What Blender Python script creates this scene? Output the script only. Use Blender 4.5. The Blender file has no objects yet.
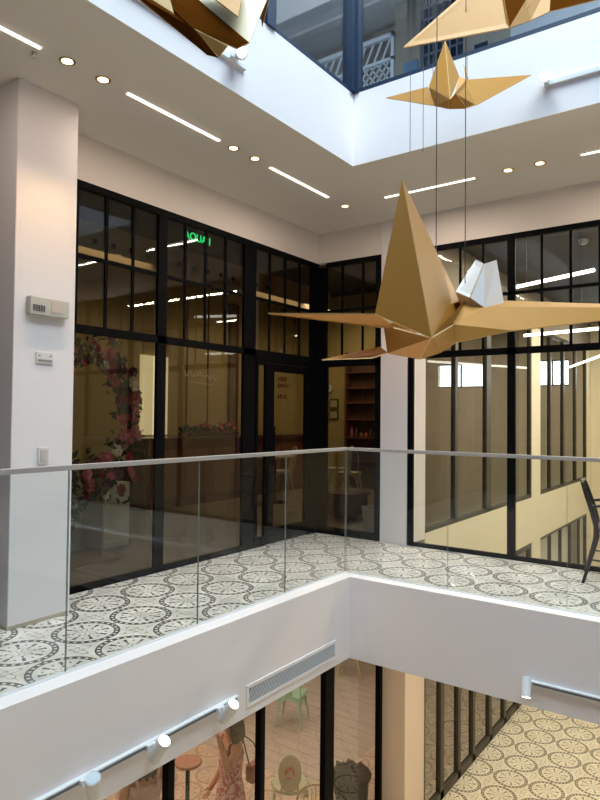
import bpy, bmesh, math, random
from mathutils import Vector, Matrix, noise
random.seed(7)
C = bpy.context.scene.collection
SC = bpy.context.scene
PI = math.pi

# ------------------------------------------------------------------ camera
CAM = Vector((2.8339, -4.6661, 1.3642)); YAW, PITCH, ROLL, FPX = 0.62602, 0.02558, 0.00976, 637.05
def cam_axes():
    f = Vector((-math.sin(YAW)*math.cos(PITCH), math.cos(YAW)*math.cos(PITCH), math.sin(PITCH)))
    r = Vector((math.cos(YAW), math.sin(YAW), 0)); u = r.cross(f)
    return r*math.cos(ROLL)+u*math.sin(ROLL), -r*math.sin(ROLL)+u*math.cos(ROLL), f
AR, AU, AF = cam_axes()
cd = bpy.data.cameras.new('camera'); cam = bpy.data.objects.new('camera', cd); C.objects.link(cam)
cd.sensor_fit = 'VERTICAL'; cd.sensor_height = 36.0; cd.lens = FPX*36.0/800.0
cd.clip_start = 0.05; cd.clip_end = 200
m = Matrix((AR, AU, -AF)).transposed().to_4x4(); m.translation = CAM; cam.matrix_world = m
SC.camera = cam
def at(px, py, d):
    "world point seen at that direction, d metres in front of where the photographer stands"
    return CAM + (AF + AR*((px-300)/FPX) + AU*((400-py)/FPX))*d

# ------------------------------------------------------------------ world, big lights, exposure
W = bpy.data.worlds.new('World'); SC.world = W; W.use_nodes = True
bg = W.node_tree.nodes['Background']; bg.inputs[0].default_value = (0.76, 0.93, 1.0, 1); bg.inputs[1].default_value = 11.0
SC.view_settings.view_transform = 'Standard'; SC.view_settings.look = 'None'
SC.view_settings.exposure = 0.0; SC.view_settings.gamma = 1.0; SC.view_settings.use_curve_mapping = False
SC.cycles.max_bounces = 10; SC.cycles.diffuse_bounces = 5; SC.cycles.transparent_max_bounces = 24
SC.cycles.glossy_bounces = 4; SC.cycles.transmission_bounces = 6
SC.cycles.sample_clamp_indirect = 4.0; SC.cycles.caustics_reflective = False; SC.cycles.caustics_refractive = False
try:
    SC.cycles.use_denoising = True; SC.cycles.denoiser = 'OPENIMAGEDENOISE'
except Exception: pass
def area(name, loc, sx, sy, power, col, rot=(0,0,0), portal=False):
    l = bpy.data.lights.new(name, 'AREA'); l.shape = 'RECTANGLE'; l.size = sx; l.size_y = sy; l.energy = power; l.color = col
    if portal: l.cycles.is_portal = True
    o = bpy.data.objects.new(name, l); o.location = loc; o.rotation_euler = rot; C.objects.link(o); return o
for y in (-3.3, -1.5, 0.05): area('strip_glow', (-0.593, y, 3.50), 0.04, 0.9, 9, (1.0, 0.82, 0.66))
for x in (0.31, 2.1, 3.75): area('strip_glow', (x, 0.841, 3.50), 0.9, 0.04, 9, (1.0, 0.82, 0.66))
area('lower_warm_fill', (2.6, -5.5, -0.70), 4.0, 0.3, 110, (1.0, 0.72, 0.48))  # added warm fill for the lower column and slab edge, without a fitting
area('sky_portal', (2.6, -2.2, 7.75), 5.2, 4.4, 1, (1,1,1), portal=True)
HALL = (1.0, 0.89, 0.68)
WARM = (1.0, 0.72, 0.42)
for y in (3.2, 5.6, 8.4): area('hall_ceiling_light', (2.2, y, 3.42), 3.6, 0.12, 130, HALL)
area('shop_fill_light', (-3.0, 4.7, 3.3), 1.0, 1.0, 26, (1.0, 0.80, 0.50))  # added to brighten the dark shop corner, no fitting there
for y in (0.2, 3.4): area('shop_fill_light', (-3.6, y, 3.3), 1.2, 1.2, 8, WARM)  # added dim warm fill for the shop interior
area('lounge_fill_light', (-2.6, 0.2, -0.75), 2.2, 5.0, 75, (1.0, 0.76, 0.56))  # added fill for the lower shop, this one and the next
area('lounge_fill_light', (-2.6, 3.8, -0.75), 2.2, 2.0, 26, (1.0, 0.82, 0.66))
area('lower_hall_fill', (2.2, 0.9, -0.72), 3.0, 0.1, 45, HALL)  # added to brighten the cream tiles below, no fitting there
area('lobby_ceiling_light', (-2.0, 1.6, 6.9), 1.5, 1.5, 16, (0.85, 0.92, 1.0))
area('lobby_ceiling_light', (1.8, 1.8, 6.9), 1.8, 1.0, 20, (0.9, 0.94, 1.0))

# ------------------------------------------------------------------ materials
MATS = {}
def pm(name, col, rough=0.6, metal=0.0, emit=None, es=0.0, spec=0.5, noise_amt=0.0, nscale=8.0, bump=0.0, bscale=60.0):
    if name in MATS: return MATS[name]
    mt = bpy.data.materials.new(name); mt.use_nodes = True; nt = mt.node_tree; b = nt.nodes['Principled BSDF']
    b.inputs['Base Color'].default_value = (*col, 1); b.inputs['Roughness'].default_value = rough
    b.inputs['Metallic'].default_value = metal; b.inputs['Specular IOR Level'].default_value = spec
    if emit: b.inputs['Emission Color'].default_value = (*emit, 1); b.inputs['Emission Strength'].default_value = es
    tc = nt.nodes.new('ShaderNodeTexCoord')
    if noise_amt > 0:
        n = nt.nodes.new('ShaderNodeTexNoise'); n.inputs['Scale'].default_value = nscale; n.inputs['Detail'].default_value = 4
        nt.links.new(tc.outputs['Object'], n.inputs['Vector'])
        mx = nt.nodes.new('ShaderNodeMix'); mx.data_type = 'RGBA'
        mx.inputs[6].default_value = (*[c*(1-noise_amt) for c in col], 1); mx.inputs[7].default_value = (*[min(1, c*(1+noise_amt)) for c in col], 1)
        nt.links.new(n.outputs['Fac'], mx.inputs[0]); nt.links.new(mx.outputs[2], b.inputs['Base Color'])
    if bump > 0:
        n = nt.nodes.new('ShaderNodeTexNoise'); n.inputs['Scale'].default_value = bscale
        nt.links.new(tc.outputs['Object'], n.inputs['Vector'])
        bp = nt.nodes.new('ShaderNodeBump'); bp.inputs['Strength'].default_value = bump; bp.inputs['Distance'].default_value = 0.01
        nt.links.new(n.outputs['Fac'], bp.inputs['Height']); nt.links.new(bp.outputs[0], b.inputs['Normal'])
    MATS[name] = mt; return mt
def glass(name, tint, k=1.0, rough=0.0):
    mt = bpy.data.materials.new(name); mt.use_nodes = True; nt = mt.node_tree; nt.nodes.clear()
    out = nt.nodes.new('ShaderNodeOutputMaterial'); mix = nt.nodes.new('ShaderNodeMixShader')
    tr = nt.nodes.new('ShaderNodeBsdfTransparent'); tr.inputs[0].default_value = (*tint, 1)
    gl = nt.nodes.new('ShaderNodeBsdfGlossy'); gl.inputs[0].default_value = (1,1,1,1); gl.inputs['Roughness'].default_value = rough
    fr = nt.nodes.new('ShaderNodeFresnel'); fr.inputs[0].default_value = 1.5
    # the same reflectance from either side of the pane: two-sided normal
    ge = nt.nodes.new('ShaderNodeNewGeometry'); lw = nt.nodes.new('ShaderNodeLayerWeight'); lw.inputs[0].default_value = 0.5
    pw = nt.nodes.new('ShaderNodeMath'); pw.operation = 'POWER'; pw.inputs[1].default_value = 4.0
    nt.links.new(lw.outputs['Facing'], pw.inputs[0])
    ma = nt.nodes.new('ShaderNodeMath'); ma.operation = 'MULTIPLY_ADD'; ma.inputs[1].default_value = 0.9*k; ma.inputs[2].default_value = 0.045*k
    nt.links.new(pw.outputs[0], ma.inputs[0]); nt.links.new(ma.outputs[0], mix.inputs[0])
    nt.nodes.remove(fr); nt.nodes.remove(ge)
    nt.links.new(tr.outputs[0], mix.inputs[1]); nt.links.new(gl.outputs[0], mix.inputs[2]); nt.links.new(mix.outputs[0], out.inputs[0])
    MATS[name] = mt; return mt
class NX:
    "tiny expression builder for shader math"
    def __init__(s, nt): s.nt = nt
    def op(s, o, *a):
        n = s.nt.nodes.new('ShaderNodeMath'); n.operation = o
        for i, v in enumerate(a):
            if isinstance(v, (int, float)): n.inputs[i].default_value = v
            else: s.nt.links.new(v, n.inputs[i])
        return n.outputs[0]
    def lt(s, a, b): return s.op('LESS_THAN', a, b)
    def mul(s, *a):
        r = a[0]
        for b in a[1:]: r = s.op('MULTIPLY', r, b)
        return r
    def mx(s, *a):
        r = a[0]
        for b in a[1:]: r = s.op('MAXIMUM', r, b)
        return r
    def band(s, r, c, w): return s.lt(s.op('ABSOLUTE', s.op('SUBTRACT', r, c)), w)
def tile_material(name, base_a, base_b, ink, x0, y0, P=0.436, rough=0.28, inkmix=0.92):
    mt = bpy.data.materials.new(name); mt.use_nodes = True; nt = mt.node_tree; b = nt.nodes['Principled BSDF']; N = NX(nt)
    geo = nt.nodes.new('ShaderNodeNewGeometry'); sp = nt.nodes.new('ShaderNodeSeparateXYZ'); nt.links.new(geo.outputs['Position'], sp.inputs[0])
    def cell(v, o):
        return N.op('SUBTRACT', N.op('FLOORED_MODULO', N.op('SUBTRACT', v, o-P/2), P), P/2)
    def polar(ox, oy):
        x = cell(sp.outputs[0], ox); y = cell(sp.outputs[1], oy)
        return x, y, N.op('SQRT', N.op('ADD', N.mul(x, x), N.mul(y, y))), N.op('ARCTAN2', y, x)
    x, y, r, th = polar(x0, y0)
    ring = N.mx(N.band(r, 0.201, 0.0055), N.band(r, 0.173, 0.0045))
    dash = N.mul(N.band(r, 0.187, 0.012), N.lt(N.op('COSINE', N.mul(th, 26.0)), 0.30))
    def petals(rc, n, rl, wd, ph=0.0):
        seg = 2*PI/n
        a = N.op('SUBTRACT', N.op('FLOORED_MODULO', N.op('ADD', th, 10*PI+ph), seg), seg/2)
        u = N.op('DIVIDE', N.mul(a, r), wd); v = N.op('DIVIDE', N.op('SUBTRACT', r, rc), rl)
        return N.lt(N.op('ADD', N.mul(u, u), N.mul(v, v)), 1.0)
    fl = N.mx(petals(0.112, 8, 0.020, 0.009), petals(0.134, 8, 0.009, 0.014), petals(0.120, 16, 0.008, 0.007, PI/16), petals(0.076, 8, 0.011, 0.007), N.mul(N.mx(petals(0.047, 8, 0.012, 0.004, PI/8), petals(0.020, 4, 0.010, 0.005), N.mul(N.band(r, 0.060, 0.002), N.lt(N.op('COSINE', N.mul(th, 8.0)), 0.3))), 0.6))
    x2, y2, r2, th2 = polar(x0+P/2, y0+P/2)
    c4 = N.op('COSINE', N.mul(th2, 4.0))
    # thin looping line between the circles and small leaves on its arms
    loop = N.lt(N.op('ABSOLUTE', N.op('SUBTRACT', r2, N.op('MULTIPLY_ADD', c4, 0.034, 0.058))), 0.0035)
    loop2 = N.mul(N.lt(N.op('ABSOLUTE', N.op('SUBTRACT', r2, N.op('MULTIPLY_ADD', c4, -0.012, 0.028))), 0.003), 1.0)
    ax = N.mul(N.lt(N.mul(N.op('ABSOLUTE', x2), N.op('ABSOLUTE', y2)), 0.00012), N.lt(r2, 0.135), N.op('GREATER_THAN', r2, 0.075))
    # bridges where circles meet
    xb, yb, rb, tb = polar(x0+P/2, y0); xc, yc, rc_, tc_ = polar(x0, y0+P/2)
    br = N.mx(N.lt(rb, 0.011), N.lt(rc_, 0.011))
    inkf = N.mx(ring, dash, fl, N.mul(N.mx(loop, loop2, ax), 0.75), N.mul(br, 0.8))
    h = P/2
    sx = N.op('ABSOLUTE', N.op('SUBTRACT', N.op('FLOORED_MODULO', N.op('SUBTRACT', sp.outputs[0], x0-h/2), h), h/2))
    sy = N.op('ABSOLUTE', N.op('SUBTRACT', N.op('FLOORED_MODULO', N.op('SUBTRACT', sp.outputs[1], y0-h/2), h), h/2))
    seam = N.mul(N.mx(N.op('GREATER_THAN', sx, 0.0), 0.0), 0.0)
    n1 = nt.nodes.new('ShaderNodeTexNoise'); n1.inputs['Scale'].default_value = 5.0; n1.inputs['Detail'].default_value = 6
    nt.links.new(geo.outputs['Position'], n1.inputs['Vector'])
    bm_ = nt.nodes.new('ShaderNodeMix'); bm_.data_type = 'RGBA'; bm_.inputs[6].default_value = (*base_a, 1); bm_.inputs[7].default_value = (*base_b, 1)
    ramp = nt.nodes.new('ShaderNodeMapRange'); ramp.inputs[1].default_value = 0.35; ramp.inputs[2].default_value = 0.65
    nt.links.new(n1.outputs['Fac'], ramp.inputs[0]); nt.links.new(ramp.outputs[0], bm_.inputs[0])
    fm = nt.nodes.new('ShaderNodeMix'); fm.data_type = 'RGBA'; nt.links.new(bm_.outputs[2], fm.inputs[6]); fm.inputs[7].default_value = (*ink, 1)
    nt.links.new(N.mul(inkf, inkmix), fm.inputs[0]); nt.links.new(fm.outputs[2], b.inputs['Base Color'])
    b.inputs['Roughness'].default_value = rough
    MATS[name] = mt; return mt
def wood_material(name, a, c, sx=1.0, sy=8.0, rough=0.5, plank=0.16, axis=0):
    mt = bpy.data.materials.new(name); mt.use_nodes = True; nt = mt.node_tree; b = nt.nodes['Principled BSDF']; N = NX(nt)
    geo = nt.nodes.new('ShaderNodeNewGeometry'); mp = nt.nodes.new('ShaderNodeMapping'); mp.inputs['Scale'].default_value = (sx, sy, sy if axis == 0 else sx)
    nt.links.new(geo.outputs['Position'], mp.inputs[0])
    n = nt.nodes.new('ShaderNodeTexNoise'); n.inputs['Scale'].default_value = 3; n.inputs['Detail'].default_value = 5; nt.links.new(mp.outputs[0], n.inputs['Vector'])
    mx = nt.nodes.new('ShaderNodeMix'); mx.data_type = 'RGBA'; mx.inputs[6].default_value = (*a, 1); mx.inputs[7].default_value = (*c, 1)
    nt.links.new(n.outputs['Fac'], mx.inputs[0])
    sp = nt.nodes.new('ShaderNodeSeparateXYZ'); nt.links.new(geo.outputs['Position'], sp.inputs[0])
    s = N.lt(N.op('FLOORED_MODULO', sp.outputs[1], plank), 0.006)
    m2 = nt.nodes.new('ShaderNodeMix'); m2.data_type = 'RGBA'; nt.links.new(s, m2.inputs[0]); nt.links.new(mx.outputs[2], m2.inputs[6]); m2.inputs[7].default_value = (*[v*0.35 for v in a], 1)
    nt.links.new(m2.outputs[2], b.inputs['Base Color']); b.inputs['Roughness'].default_value = rough
    MATS[name] = mt; return mt
white = pm('white_paint', (0.83, 0.78, 0.79), 0.55, noise_amt=0.015, nscale=3)
ceil_m = pm('ceiling_paint', (0.82, 0.75, 0.68), 0.75, noise_amt=0.02, nscale=2)
greige = pm('greige_paint', (0.80, 0.73, 0.68), 0.7, noise_amt=0.02, nscale=2)
cream = pm('cream_wall_paint', (0.80, 0.73, 0.56), 0.6, noise_amt=0.02, nscale=3)
black = pm('black_frame', (0.002, 0.002, 0.003), 0.6, spec=0.08)
brownframe = pm('bronze_frame', (0.05, 0.04, 0.025), 0.45)
navy = pm('navy_frame', (0.008, 0.022, 0.055), 0.4)
steel = pm('brushed_steel', (0.62, 0.60, 0.58), 0.32, 1.0)
whitemetal = pm('white_metal', (0.74, 0.76, 0.80), 0.35)
darkwall = pm('dark_wall', (0.03, 0.028, 0.026), 0.5)
shopwall = pm('shop_wall_yellow', (0.52, 0.42, 0.17), 0.7, noise_amt=0.06, nscale=2)
shopwood = wood_material('shop_counter_wood', (0.10, 0.035, 0.022), (0.20, 0.07, 0.04))
shopfloor = wood_material('shop_floor_wood', (0.20, 0.15, 0.10), (0.32, 0.25, 0.17))
loungefloor = wood_material('lounge_floor_wood', (0.44, 0.38, 0.33), (0.58, 0.52, 0.47), plank=0.2, rough=0.25)
brownpanel = wood_material('brown_partition_panel', (0.12, 0.07, 0.04), (0.40, 0.24, 0.14), sx=2.5, sy=1.2, plank=0.7)
darkceil = pm('dark_ceiling', (0.022, 0.020, 0.020), 0.6)
lobbyceil = pm('lobby_ceiling', (0.42, 0.43, 0.44), 0.7)
lattice_m = pm('white_lattice', (0.85, 0.88, 0.90), 0.5)
beige = pm('beige_wall', (0.48, 0.40, 0.30), 0.7)
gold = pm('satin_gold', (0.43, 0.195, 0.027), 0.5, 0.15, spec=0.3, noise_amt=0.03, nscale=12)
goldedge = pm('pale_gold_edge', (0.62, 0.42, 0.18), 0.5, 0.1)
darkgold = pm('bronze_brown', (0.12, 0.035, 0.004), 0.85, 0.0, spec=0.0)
palemetal = pm('pale_painted_metal', (0.80, 0.74, 0.70), 0.6)
wire_m = pm('dark_wire', (0.10, 0.09, 0.09), 0.4, 0.6)
led = pm('led_warm_white', (1,1,1), 0.5, emit=(1.0, 0.86, 0.74), es=4.0)
ledh = pm('led_hall_white', (1,1,1), 0.5, emit=(1.0, 0.94, 0.78), es=5.0)
dl = pm('downlight_glow', (1,1,1), 0.5, emit=(1.0, 0.72, 0.40), es=4.0)
spotglow = pm('spot_lens_glow', (1,1,1), 0.5, emit=(1.0, 0.93, 0.82), es=10.0)
spotoff = pm('spot_lens_dim', (0.42, 0.50, 0.58), 0.2)
brass = pm('brass_trim', (0.45, 0.28, 0.12), 0.35, 0.8)
railglass = glass('railing_glass', (0.955, 0.975, 0.965), 0.5)
glassedge = pm('green_glass_edge', (0.22, 0.27, 0.25), 0.2)
shopglass = glass('shop_window_glass', (0.62, 0.60, 0.56), 1.25)
hallglass = glass('hall_window_glass', (0.94, 0.95, 0.94), 0.8)
innerglass = glass('tinted_inner_glass', (0.50, 0.48, 0.43), 1.0)
blueglass = glass('upper_storey_glass', (0.62, 0.70, 0.76), 1.0)
tileA = tile_material('patterned_tile_grey', (0.62, 0.605, 0.59), (0.84, 0.825, 0.81), (0.030, 0.031, 0.036), -0.165, -0.871)
tileB = tile_material('patterned_tile_cream', (0.74, 0.68, 0.52), (0.84, 0.78, 0.62), (0.10, 0.075, 0.04), 0.260, 3.908)

tileC = tile_material('patterned_tile_glare', (0.56, 0.44, 0.34), (0.66, 0.53, 0.42), (0.16, 0.10, 0.07), 0.260, 3.908, inkmix=0.55)  # fainter ink, pinkish base: glass glare and warm light put into the colours

# ------------------------------------------------------------------ mesh helpers
class MB:
    def __init__(s): s.v = []; s.f = []; s.m = []; s.sm = []
    def add(s, vs, fs, mi=0, smooth=False):
        o = len(s.v); s.v += [Vector(v) for v in vs]
        for f in fs: s.f.append([i+o for i in f]); s.m.append(mi); s.sm.append(smooth)
        return s
    def box(s, x0, x1, y0, y1, z0, z1, mi=0):
        vs = [(x,y,z) for z in (z0,z1) for y in (y0,y1) for x in (x0,x1)]
        return s.add(vs, [(0,2,3,1),(4,5,7,6),(0,1,5,4),(2,6,7,3),(0,4,6,2),(1,3,7,5)], mi)
    def obox(s, c, ax, ay, az, mi=0):
        c = Vector(c); ax, ay, az = Vector(ax), Vector(ay), Vector(az)
        vs = [c+ax*i+ay*j+az*k for k in (-1,1) for j in (-1,1) for i in (-1,1)]
        return s.add(vs, [(0,2,3,1),(4,5,7,6),(0,1,5,4),(2,6,7,3),(0,4,6,2),(1,3,7,5)], mi)
    def cyl(s, p0, p1, r0, r1=None, n=16, mi=0, caps=True, smooth=True):
        p0, p1 = Vector(p0), Vector(p1); r1 = r0 if r1 is None else r1
        d = (p1-p0).normalized(); a = d.orthogonal().normalized(); b = d.cross(a)
        vs = []
        for p, r in ((p0,r0),(p1,r1)):
            for i in range(n):
                t = 2*PI*i/n; vs.append(p+(a*math.cos(t)+b*math.sin(t))*r)
        s.add(vs, [(i,(i+1)%n,n+(i+1)%n,n+i) for i in range(n)], mi, smooth)
        if caps:
            s.add([v for v in vs[:n]], [tuple(reversed(range(n)))], mi); s.add([v for v in vs[n:]], [tuple(range(n))], mi)
        return s
    def tube(s, pts, r, n=8, mi=0, closed=False):
        pts = [Vector(p) for p in pts]; k = len(pts); vs = []; prev = None
        rr = r if isinstance(r, (list, tuple)) else [r]*k
        for i, p in enumerate(pts):
            if closed: d = pts[(i+1)%k]-pts[i-1]
            else: d = pts[min(i+1,k-1)]-pts[max(i-1,0)]
            d.normalize()
            a = d.orthogonal().normalized() if prev is None else (prev-d*prev.dot(d)).normalized()
            prev = a; b = d.cross(a)
            for j in range(n):
                t = 2*PI*j/n; vs.append(p+(a*math.cos(t)+b*math.sin(t))*rr[i])
        fs = []
        for i in range(k if closed else k-1):
            for j in range(n):
                i2 = (i+1)%k; fs.append((i*n+j, i*n+(j+1)%n, i2*n+(j+1)%n, i2*n+j))
        s.add(vs, fs, mi, True)
        if not closed:
            s.add(vs[:n], [tuple(reversed(range(n)))], mi); s.add(vs[-n:], [tuple(range(n))], mi)
        return s
    def lathe(s, c, prof, n=20, mi=0, sx=1, sy=1):
        c = Vector(c); vs = []
        for r, z in prof:
            for j in range(n):
                t = 2*PI*j/n; vs.append(c+Vector((r*math.cos(t)*sx, r*math.sin(t)*sy, z)))
        fs = [(i*n+j, i*n+(j+1)%n, (i+1)*n+(j+1)%n, (i+1)*n+j) for i in range(len(prof)-1) for j in range(n)]
        s.add(vs, fs, mi, True)
        s.add(vs[:n], [tuple(reversed(range(n)))], mi, True); s.add(vs[-n:], [tuple(range(n))], mi, True)
        return s
    def ball(s, c, r, n=10, mi=0, sx=1, sy=1, sz=1):
        prof = [(max(1e-4, r*math.sin(PI*i/n)), -r*math.cos(PI*i/n)*sz) for i in range(n+1)]
        return s.lathe(c, prof, n+4, mi, sx, sy)
    def slab(s, poly, th, mi=0, me=None):
        "a thick flat sheet from a polygon"
        poly = [Vector(p) for p in poly]; nrm = Vector((0,0,0))
        for i in range(len(poly)): nrm += (poly[i]-poly[0]).cross(poly[(i+1)%len(poly)]-poly[0])
        nrm.normalize(); k = len(poly)
        vs = [p+nrm*th/2 for p in poly]+[p-nrm*th/2 for p in poly]
        s.add(vs, [tuple(range(k)), tuple(reversed(range(k, 2*k)))], mi)
        s.add(vs, [(i, k+i, k+(i+1)%k, (i+1)%k) for i in range(k)], mi if me is None else me)
        return s
    def build(s, name, mats, parent=None, kind=None, bevel=0.0):
        me = bpy.data.meshes.new(name); off = parent['_o'] if parent is not None and '_o' in parent else (0,0,0)
        off = Vector(off)
        me.from_pydata([tuple(v-off) for v in s.v], [], s.f)
        if not isinstance(mats, (list, tuple)): mats = [mats]
        for mt in mats: me.materials.append(mt)
        for p, mi, sm in zip(me.polygons, s.m, s.sm): p.material_index = mi; p.use_smooth = sm
        me.update()
        o = bpy.data.objects.new(name, me); C.objects.link(o)
        if parent is not None:
            o.parent = parent; o['_o'] = tuple(off)
        if kind: o['kind'] = kind
        if bevel > 0:
            b = o.modifiers.new('bevel', 'BEVEL'); b.width = bevel; b.segments = 2; b.limit_method = 'ANGLE'
        return o
def tag(o, label, cat, group=None):
    o['label'] = label; o['category'] = cat
    if group: o['group'] = group
    return o
def thing(name, label, cat, loc=(0,0,0), group=None):
    o = bpy.data.objects.new(name, None); o.empty_display_size = 0.1; C.objects.link(o); o.location = loc; o['_o'] = tuple(loc)
    return tag(o, label, cat, group)
def sroot(name, loc=(0,0,0)):
    o = bpy.data.objects.new(name, None); C.objects.link(o); o.location = loc; o['_o'] = tuple(loc); o['kind'] = 'structure'; return o
def dup(root, loc, rz, label, group=None, sc=None):
    def cp(o, par):
        c = o.copy(); C.objects.link(c); c.parent = par
        for ch in [x for x in list(SC.objects) if x.parent == o and x != c]: cp(ch, c)
        return c
    r = cp(root, None); r.location = loc; r.rotation_euler = (0,0,rz); r['label'] = label
    if group: r['group'] = group
    if sc: r.scale = (sc,)*3
    return r

# ------------------------------------------------------------------ levels and planes
W1, W2, ZB, H, ZU, ZT, LOW, UPC = 1.411, 1.553, -0.673, 3.525, 4.153, 3.17, -3.15, 7.0
VX, VY = 5.2, -4.4           # far edges of the opening
EX, SY, NY = 7.0, -6.6, 10.6 # outer walls
WX = -8.0
# walkway slabs
b = MB(); b.box(-1.5, -0.12, SY, 0.0, -0.25, 0.0); b.box(-1.5, EX, 0.12, 1.62, -0.25, 0.0); b.box(VX+0.12, EX, SY, 0.12, -0.25, 0.0); b.box(-0.12, VX+0.12, SY, VY-0.12, -0.25, 0.0); b.box(-1.5, -0.12, 0, 0.12, -0.25, 0)
b.build('floor', tileA, kind='structure')
b = MB(); b.box(WX, -1.5, SY, NY, -0.25, -0.002); b.box(-1.5, -0.24, 1.62, NY, -0.25, -0.002)
b.build('floor_shop', shopfloor, kind='structure')
b = MB(); b.box(-0.12, 0.0, VY-0.12, 0.12, ZB, 0.006); b.build('wall_left_slab_edge', white, kind='structure')
b = MB(); b.box(-0.0, VX+0.12, 0.0, 0.12, ZB, 0.006); b.build('wall_right_slab_edge', white, kind='structure')
b = MB(); b.box(VX, VX+0.12, VY-0.12, 0.0, ZB, 0.006); b.build('wall_east_slab_edge', white, kind='structure')
b = MB(); b.box(0, VX, VY-0.12, VY, ZB, 0.006); b.build('wall_south_slab_edge', white, kind='structure')
# underside of the walkways = ceiling of the lower storey
b = MB(); b.box(WX, -0.12, SY, 1.62, ZB, ZB+0.05); b.box(WX, -0.24, 1.62, NY, ZB, ZB+0.05); b.box(-0.12, EX, 0.12, 1.62, ZB, ZB+0.05); b.box(VX+0.12, EX, SY, 0.12, ZB, ZB+0.05); b.box(-0.12, VX+0.12, SY, VY-0.12, ZB, ZB+0.05)
b.build('ceiling_lower', white, kind='structure')
b = MB(); b.box(-0.25, EX, 1.56, 1.62, ZB, -0.25); b.build('wall_hall_slab_edge', cream, kind='structure')
# lower floors
b = MB(); b.box(-0.5, EX, SY, NY, LOW-0.1, LOW); b.build('floor_lower_tiled', tileB, kind='structure')
b = MB(); b.box(WX, -0.5, SY, 1.8, LOW-0.1, LOW); b.box(-1.5, -0.5, 1.8, NY, LOW-0.1, LOW); b.build('floor_lounge_tiled', tileC, kind='structure')
b = MB(); b.box(WX, -1.5, 1.8, NY, LOW-0.1, LOW); b.build('floor_lower_wood', loungefloor, kind='structure')
# ceiling of the walkways + upper fascia
b = MB(); b.box(-W1, 0.0, SY, W2, H, H+0.004); b.box(0.0, EX, 0.0, W2+0.05, H, H+0.004); b.box(VX, EX, SY, 0.0, H, H+0.004); b.box(0.0, VX, SY, VY, H, H+0.004)
b.build('ceiling', ceil_m, kind='structure')
b = MB(); b.box(-0.12, 0.0, VY-0.12, 0.12, H+0.004, ZU); b.build('wall_left_upper_edge', white, kind='structure')
b = MB(); b.box(0.0, VX+0.12, 0.0, 0.12, H+0.004, ZU); b.build('wall_right_upper_edge', white, kind='structure')
b = MB(); b.box(VX, VX+0.12, VY-0.12, 0.0, H+0.004, 7.6); b.box(0, VX, VY-0.12, VY, H+0.004, 7.6); b.build('wall_opposite_upper', pm('sky_blue_wall', (0.02, 0.09, 0.22), 0.25), kind='structure')  # flat blue puts reflected sky into the colour of this unseen wall
b = MB(); b.box(WX, -0.12, SY, NY, ZU-0.3, ZU); b.box(-0.12, EX, 0.12, NY, ZU-0.3, ZU); b.build('floor_upper', white, kind='structure')
b = MB(); b.box(WX, 0.0, SY, NY, UPC, UPC+0.1); b.box(0, EX, 0.0, NY, UPC, UPC+0.1); b.build('ceiling_lobby', lobbyceil, kind='structure')
b = MB(); b.box(WX, 0.0, SY, NY, 7.6, 7.8); b.box(0, EX, 0.0, NY, 7.6, 7.8); b.box(VX, EX, SY, 0, 7.6, 7.8); b.box(0, VX, SY, VY, 7.6, 7.8)
b.box(-0.1, 0, VY, 0.1, UPC, 7.8); b.box(0, VX, 0, 0.1, UPC, 7.8)
b.build('ceiling_roof', white, kind='structure')
# outer walls
b = MB(); b.box(WX-0.1, WX, SY, NY, LOW, 7.8); b.build('wall_west', darkwall, kind='structure')
b = MB(); b.box(EX, EX+0.1, SY, NY, LOW, 7.8); b.build('wall_east', darkwall, kind='structure')
b = MB(); b.box(WX, EX, SY-0.1, SY, LOW, 7.8); b.build('wall_south', darkwall, kind='structure')
# north wall of the hall, with a high daylight window
b = MB(); zb0, zb1 = 2.12, 2.72
b.box(-0.23, EX, NY, NY+0.12, LOW, zb0); b.box(-0.23, EX, NY, NY+0.12, zb1, 7.8); b.box(-0.23, 0.15, NY, NY+0.12, zb0, zb1); b.box(3.3, EX, NY, NY+0.12, zb0, zb1); b.box(0.85, 2.1, NY, NY+0.12, zb0, zb1)
b.build('wall_hall_north', cream, kind='structure')
b = MB(); b.box(WX, -0.23, NY, NY+0.12, LOW, 7.8); b.build('wall_north', darkwall, kind='structure')
b = MB(); b.box(-0.3, EX, 1.7, NY, 3.5, 3.56); b.build('ceiling_hall', darkceil, kind='structure')
b = MB(); b.box(4.6, 4.7, 1.7, NY, LOW, 3.5); b.build('wall_hall_east', pm('taupe_wall', (0.30, 0.24, 0.17), 0.6), kind='structure')
# wall over shopfronts
b = MB(); b.box(-W1-0.05, -W1+0.012, SY, W2+0.01, ZT, H); b.build('wall_left', greige, kind='structure')
b = MB(); b.box(-W1, EX, W2-0.012, W2+0.06, ZT, H); b.build('wall_right', greige, kind='structure')
# shop interior shell
b = MB(); b.box(WX, -W1-0.05, SY, NY, 3.75, 3.79); b.box(-W1-0.05, -0.24, W2+0.06, NY, 3.75, 3.79); b.build('ceiling_shop', darkceil, kind='structure')
b = MB(); b.box(-5.1, -5.0, SY, 6.0, 0, 3.75); b.build('wall_shop_back', shopwall, kind='structure')
b = MB(); b.box(-5.0, -0.9, 6.0, 6.1, 0, 3.75); b.build('wall_shop_north', shopwall, kind='structure')
b = MB(); b.box(-0.86, -0.80, 2.02, NY, 0, 3.75); b.build('wall_shop_partition', brownpanel, kind='structure')
b = MB(); b.box(-0.76, -0.70, 6.5, 8.7, 0, 2.2); b.build('wall_shop_dark_interior', pm('dark_interior', (0.05,0.045,0.035), 0.6), kind='structure')  # added dark sheet so the interior behind these panes reads dark
b = MB(); b.box(-5.0, -W1-0.06, -3.3, -3.2, 0, 3.75); b.build('wall_shop_south', shopwall, kind='structure')

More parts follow.
